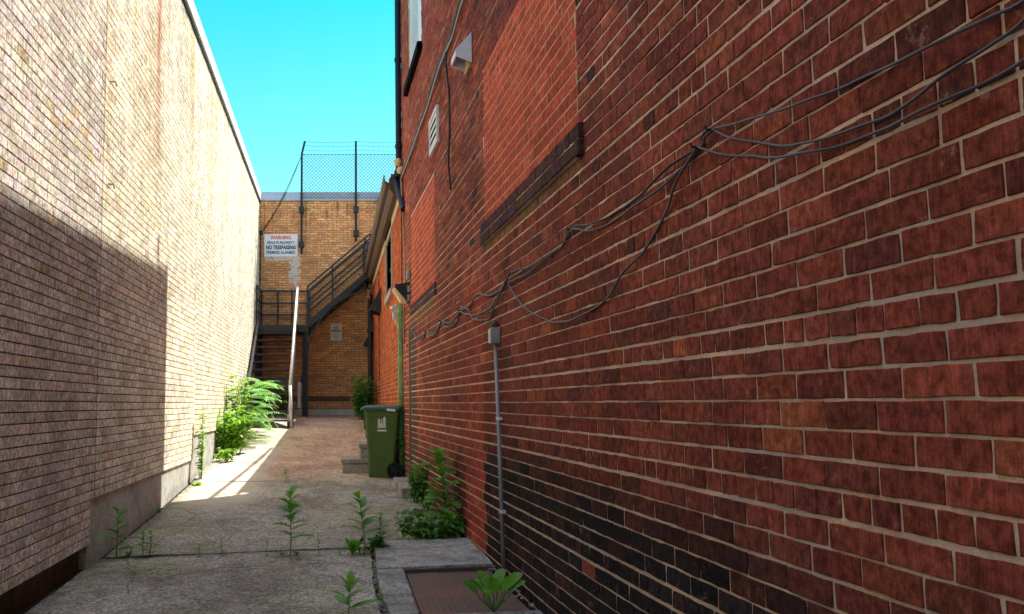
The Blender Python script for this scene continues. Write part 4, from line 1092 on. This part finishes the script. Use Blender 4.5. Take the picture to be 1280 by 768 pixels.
b = G(436, 775); plant('weed', 'large lance leaved weed at the bottom edge of the photo', 'weed', b, weed(.20, 12, .19, .06, 'lance', R_, start=.3, droop=.1), 'leaf')
# broad leaf plant by the hatch
b = G(617, 772)+Vector((0, 0, .03)); plant('dandelion', 'broad leaved plant in front of the rusty hatch', 'weed', b, petioled(12, .11, .15, .075, R_), 'leaf')
b = G(660, 775); plant('weed', 'small dark weed at the foot of the black bricks', 'weed', b, rosette(7, .08, .03, 'dand', R_, .9), 'leafd')
# crack greenery between the slabs
for i, (px, py, lb) in enumerate(((464, 712, 'upper tuft of weed in the crack between slabs'), (467, 733, 'middle tuft of weed in the crack between slabs'), (469, 748, 'lowest tuft of weed in the crack between slabs'))):
    b = G(px, py); b = Vector((gapx(b.y)-.015, b.y, gz(b.x, b.y)-.03)); plant('weed', lb, 'weed', b, rosette(12, .06, .018, 'oval', R_, 1.2), 'leaf', group='tufts in the slab crack')
# right wall greenery
b = G(574, 672); plant('thistle', 'tall upright thistle against the red wall behind the low bush', 'weed', Vector((rw(b.y)-.09, 7.6, gz(1, 7.6))), weed(.66, 34, .30, .17, 'lobed', R_, lean=(-.06, .2), start=.12), 'leaf')
b = G(548, 684); plant('bush', 'low dense bush at the corner of the slab and the red wall', 'bush', Vector((b.x+.0, 7.45, gz(b.x, 7.45))), bushy(34, .30, .26, .10, .05, 'lobed', R_, per=10), 'leafd')
b = G(575, 683); plant('weed', 'grassy weed with long narrow leaves between bush and wall', 'weed', Vector((b.x-.02, 7.42, gz(b.x, 7.4))), rosette(22, .30, .028, 'lance', R_, 1.8, .5), 'leaf')
b = G(522, 672); plant('weed', 'pale green weed at the left edge of the low bush', 'weed', Vector((b.x, 7.5, gz(b.x, 7.5))), weed(.20, 12, .10, .04, 'heart', R_), 'leafy')
p = Vector((rw(9.8)-.07, 9.75, gz(.9, 9.8))); plant('vine', 'leafy vine climbing the red wall at the end of the curb', 'vine', p, bushy(16, .10, .46, .07, .04, 'heart', R_, per=20), 'leaf')
p = Vector((rw(9.1)-.05, 9.1, gz(.9, 9.1))); plant('weed', 'small trailing weed at the red wall foot past the curb', 'weed', p, bushy(7, .09, .18, .05, .03, 'heart', R_, per=10), 'leaf')
b = G(532, 655); plant('weed', 'tiny seedlings on the path near the red wall', 'weed', G(520, 642), rosette(8, .05, .02, 'oval', R_, .5), 'leaf')
p = Vector((bx+.33, by+.02, gz(.8, by))); plant('vine', 'tall dark vine growing between the green bin and the wall', 'vine', p, bushy(12, .10, .95, .085, .045, 'heart', R_, lean=(-.06, 0), per=26), 'leafd')
# far bush by the low building
p = Vector((.60, 19.4, gz(.6, 19.4))); plant('bush', 'green bush at the foot of the orange wall near the downspout', 'bush', p, bushy(34, .26, .95, .14, .06, 'lance', R_, per=26), 'leafd')
p = Vector((.78, 14.2, gz(.8, 14.2))); plant('bush', 'low dark growth behind the green bin', 'bush', p, bushy(12, .2, .42, .10, .05, 'heart', R_, per=16), 'leafd')
# sunlit bush on the left
base = Vector((-1.62, 16.2, gz(-1.6, 16.2)))
bs = []
for i in range(40):
    y = R_.uniform(15.2, 17.3); z = gz(-1.7, y)+R_.uniform(.15, 1.05); x = -1.72+R_.uniform(0, .3)
    bs.append(((x, y, z), (R_.uniform(.5, 1), R_.uniform(-.7, .3), R_.uniform(.0, .6))))
def tree_b(b, st, lf):
    for i in range(7):
        y = 15.3+i*.32; st.tube([(-1.74, y, gz(-1.7, y)), (-1.70, y+.05, gz(-1.7, y)+.6), (-1.6, y, gz(-1.7, y)+1.1)], .012, 6, r2=.005)
    fronds(bs, R_, .52, .125, 10)(b, st, lf)
plant('sumac_bush', 'sunlit feathery leaved bush beside the foot of the stairs', 'bush', base, tree_b, 'leafb')
p = Vector((-1.66, 14.5, gz(-1.7, 14.5))); plant('bush', 'bright yellow green leafy bush against the sunlit cream wall', 'bush', p, bushy(40, .34, .75, .11, .065, 'heart', R_, lean=(.05, .1), per=22), 'leafy')
p = Vector((-1.68, 15.5, gz(-1.7, 15.5))); plant('bush', 'tall yellow green sucker between the sunlit bushes', 'bush', p, bushy(16, .22, 1.15, .12, .07, 'heart', R_, per=22), 'leafy')
p = Vector((-1.62, 13.6, gz(-1.7, 13.6))); plant('weed', 'low yellow weed at the near end of the sunlit bush', 'weed', p, bushy(12, .16, .22, .07, .05, 'heart', R_, per=12), 'leafy')
p = Vector((-1.74, 11.9, gz(-1.7, 11.9))); plant('vine', 'slender vine climbing the cream wall at the step in its base', 'vine', p, bushy(7, .07, .95, .075, .045, 'heart', R_, lean=(-.02, .15), per=20), 'leafy')
p = Vector((-1.70, 11.35, gz(-1.7, 11.35))); plant('weed', 'yellowing leaves on the ground under the slender vine', 'weed', p, rosette(12, .13, .07, 'heart', R_, .5), 'leafy')
p = Vector((-1.77, 9.35, gz(-1.7, 9.35))); plant('weed', 'tiny weed in the gap at the left wall where sun meets shade', 'weed', p, rosette(9, .07, .025, 'oval', R_, 1.4), 'leaf')
p = Vector((-1.2, 21.4, gz(-1.2, 21.4))); plant('bush', 'dark shrub growing behind the open stair treads', 'bush', p, bushy(9, .16, .95, .12, .05, 'lance', R_, per=14), 'leafd')

# ================================================================== DEBRIS
def pebble(mb, p, s, r):
    import itertools
    vs = []; 
    for x, y, z in itertools.product((-1, 1), repeat=3):
        vs.append(Vector(p)+Vector((x*s*r.uniform(.5, 1), y*s*r.uniform(.5, 1), (z*.5+.45)*s*r.uniform(.5, .9))))
    mb.add(vs, [(0, 1, 3, 2), (4, 6, 7, 5), (0, 4, 5, 1), (2, 3, 7, 6), (0, 2, 6, 4), (1, 5, 7, 3)])
r = random.Random(5); mb = MB()
for i in range(420):
    y = r.uniform(3.5, 7.2); x = gapx(y)-.015+r.gauss(0, .018); pebble(mb, (x, y, gz(x, y)-.03+r.uniform(0, .02)), r.uniform(.004, .012), r)
for i in range(320):
    y = r.uniform(4, 14); x = LX+.05+abs(r.gauss(0, .02)); pebble(mb, (x, y, gz(x, y)-.03), r.uniform(.004, .011), r)
for i in range(260):
    y = r.uniform(4, 11.5); x = rw(y)-abs(r.gauss(0, .03)); pebble(mb, (x, y, gz(x, y)+(.03 if y < 7.2 else 0)), r.uniform(.003, .012), r)
for i in range(160):
    x = r.uniform(-1.7, .2); y = 7.19+r.gauss(0, .02); pebble(mb, (x, y, gz(x, y)-.02), r.uniform(.003, .009), r)
for i in range(130):
    x = r.uniform(-1.6, .9); y = r.uniform(4.3, 12); pebble(mb, (x, y, gz(x, y)), r.uniform(.002, .005), r)
o = mb.build('gravel', M['stone'], fixn=False); o['kind'] = 'stuff'; o['label'] = 'loose gravel and crumbs of concrete in the joints and along the walls'; o['category'] = 'gravel'
mb = MB()
for i in range(90):
    y = r.uniform(9.3, 11.6); x = rw(y)-.05-abs(r.gauss(0, .10)); a = r.uniform(0, 2*PI)
    leaf(mb, (x, y, gz(x, y)+.006), (math.cos(a), math.sin(a), r.uniform(0, .3)), r.uniform(.02, .045), r.uniform(.012, .025), 'oval', .2, r.uniform(-.4, .4), 4)
for i in range(40):
    x = r.uniform(.2, 1.0); y = 7.25+abs(r.gauss(0, .08)); a = r.uniform(0, 2*PI)
    leaf(mb, (x, y, gz(x, y)+.006), (math.cos(a), math.sin(a), .2), r.uniform(.02, .05), .02, 'oval', .2, 0, 4)
for i in range(60):
    x = r.uniform(-1.7, .9); y = r.choice([7.19+r.gauss(0, .05), 7.19+r.gauss(0, .05), r.uniform(4.6, 13)]); a = r.uniform(0, 2*PI)
    leaf(mb, (x, y, gz(x, y)+.006), (math.cos(a), math.sin(a), .2), r.uniform(.012, .03), .012, 'oval', .2, 0, 4)
o = mb.build('leaf_litter', M['deadleaf'], fixn=False); o['kind'] = 'stuff'; o['label'] = 'scattered dead brown leaves at the foot of the red wall'; o['category'] = 'leaves'

# ================================================================== CAMERA, LIGHT
cam = bpy.data.cameras.new('camera'); co_ = bpy.data.objects.new('camera', cam); COL.objects.link(co_)
cam.sensor_width = 36; cam.sensor_fit = 'HORIZONTAL'; cam.lens = F/1280*36; cam.shift_x = (640-CX)/1280; cam.shift_y = 0
cam.clip_start = .05; cam.clip_end = 2000
co_.location = (0, 0, 0); co_.rotation_euler = (PI/2+TH, 0, 0); S.camera = co_
d = Vector((-2.735, -2.15, -6.26)).normalized()
sl = bpy.data.lights.new('sun', 'SUN'); sl.energy = 10.0; sl.angle = math.radians(.5); sl.color = (1, .95, .86)
so = bpy.data.objects.new('sun', sl); COL.objects.link(so); so.rotation_euler = d.to_track_quat('-Z', 'Y').to_euler(); so.location = (8, 8, 20)
w = bpy.data.worlds.new('World'); S.world = w; w.use_nodes = True; t = w.node_tree; t.nodes.clear()
out = t.nodes.new('ShaderNodeOutputWorld'); bg = t.nodes.new('ShaderNodeBackground'); sky = t.nodes.new('ShaderNodeTexSky')
sky.sky_type = 'NISHITA'; sky.sun_disc = False; sky.sun_elevation = math.asin(-d.z); sky.sun_rotation = math.atan2(-d.x, -d.y)
sky.air_density = 1.0; sky.dust_density = .6; sky.ozone_density = 1.0
# low sky is a clear turquoise, overhead it is close to neutral
tc = t.nodes.new('ShaderNodeTexCoord'); sx = t.nodes.new('ShaderNodeSeparateXYZ'); t.links.new(tc.outputs['Generated'], sx.inputs[0])
rp = t.nodes.new('ShaderNodeValToRGB'); t.links.new(sx.outputs[2], rp.inputs[0])
cr = rp.color_ramp; cr.elements[0].position = .20; cr.elements[0].color = (.20, .42, .34, 1); cr.elements[1].position = .75; cr.elements[1].color = (1.0, .86, .74, 1)
e = cr.elements.new(.44); e.color = (.025, .42, .32, 1)
mx = t.nodes.new('ShaderNodeMix'); mx.data_type = 'RGBA'; mx.blend_type = 'MULTIPLY'; mx.inputs['Factor'].default_value = 1
t.links.new(sky.outputs[0], mx.inputs[6]); t.links.new(rp.outputs[0], mx.inputs[7]); t.links.new(mx.outputs[2], bg.inputs[0]); bg.inputs[1].default_value = .68
t.links.new(bg.outputs[0], out.inputs[0])
S.render.engine = 'CYCLES'
S.cycles.max_bounces = 8; S.cycles.diffuse_bounces = 5
S.view_settings.view_transform = 'Standard'; S.view_settings.look = 'None'; S.view_settings.exposure = 0; S.view_settings.gamma = 1
S.render.resolution_x = 1024; S.render.resolution_y = 614
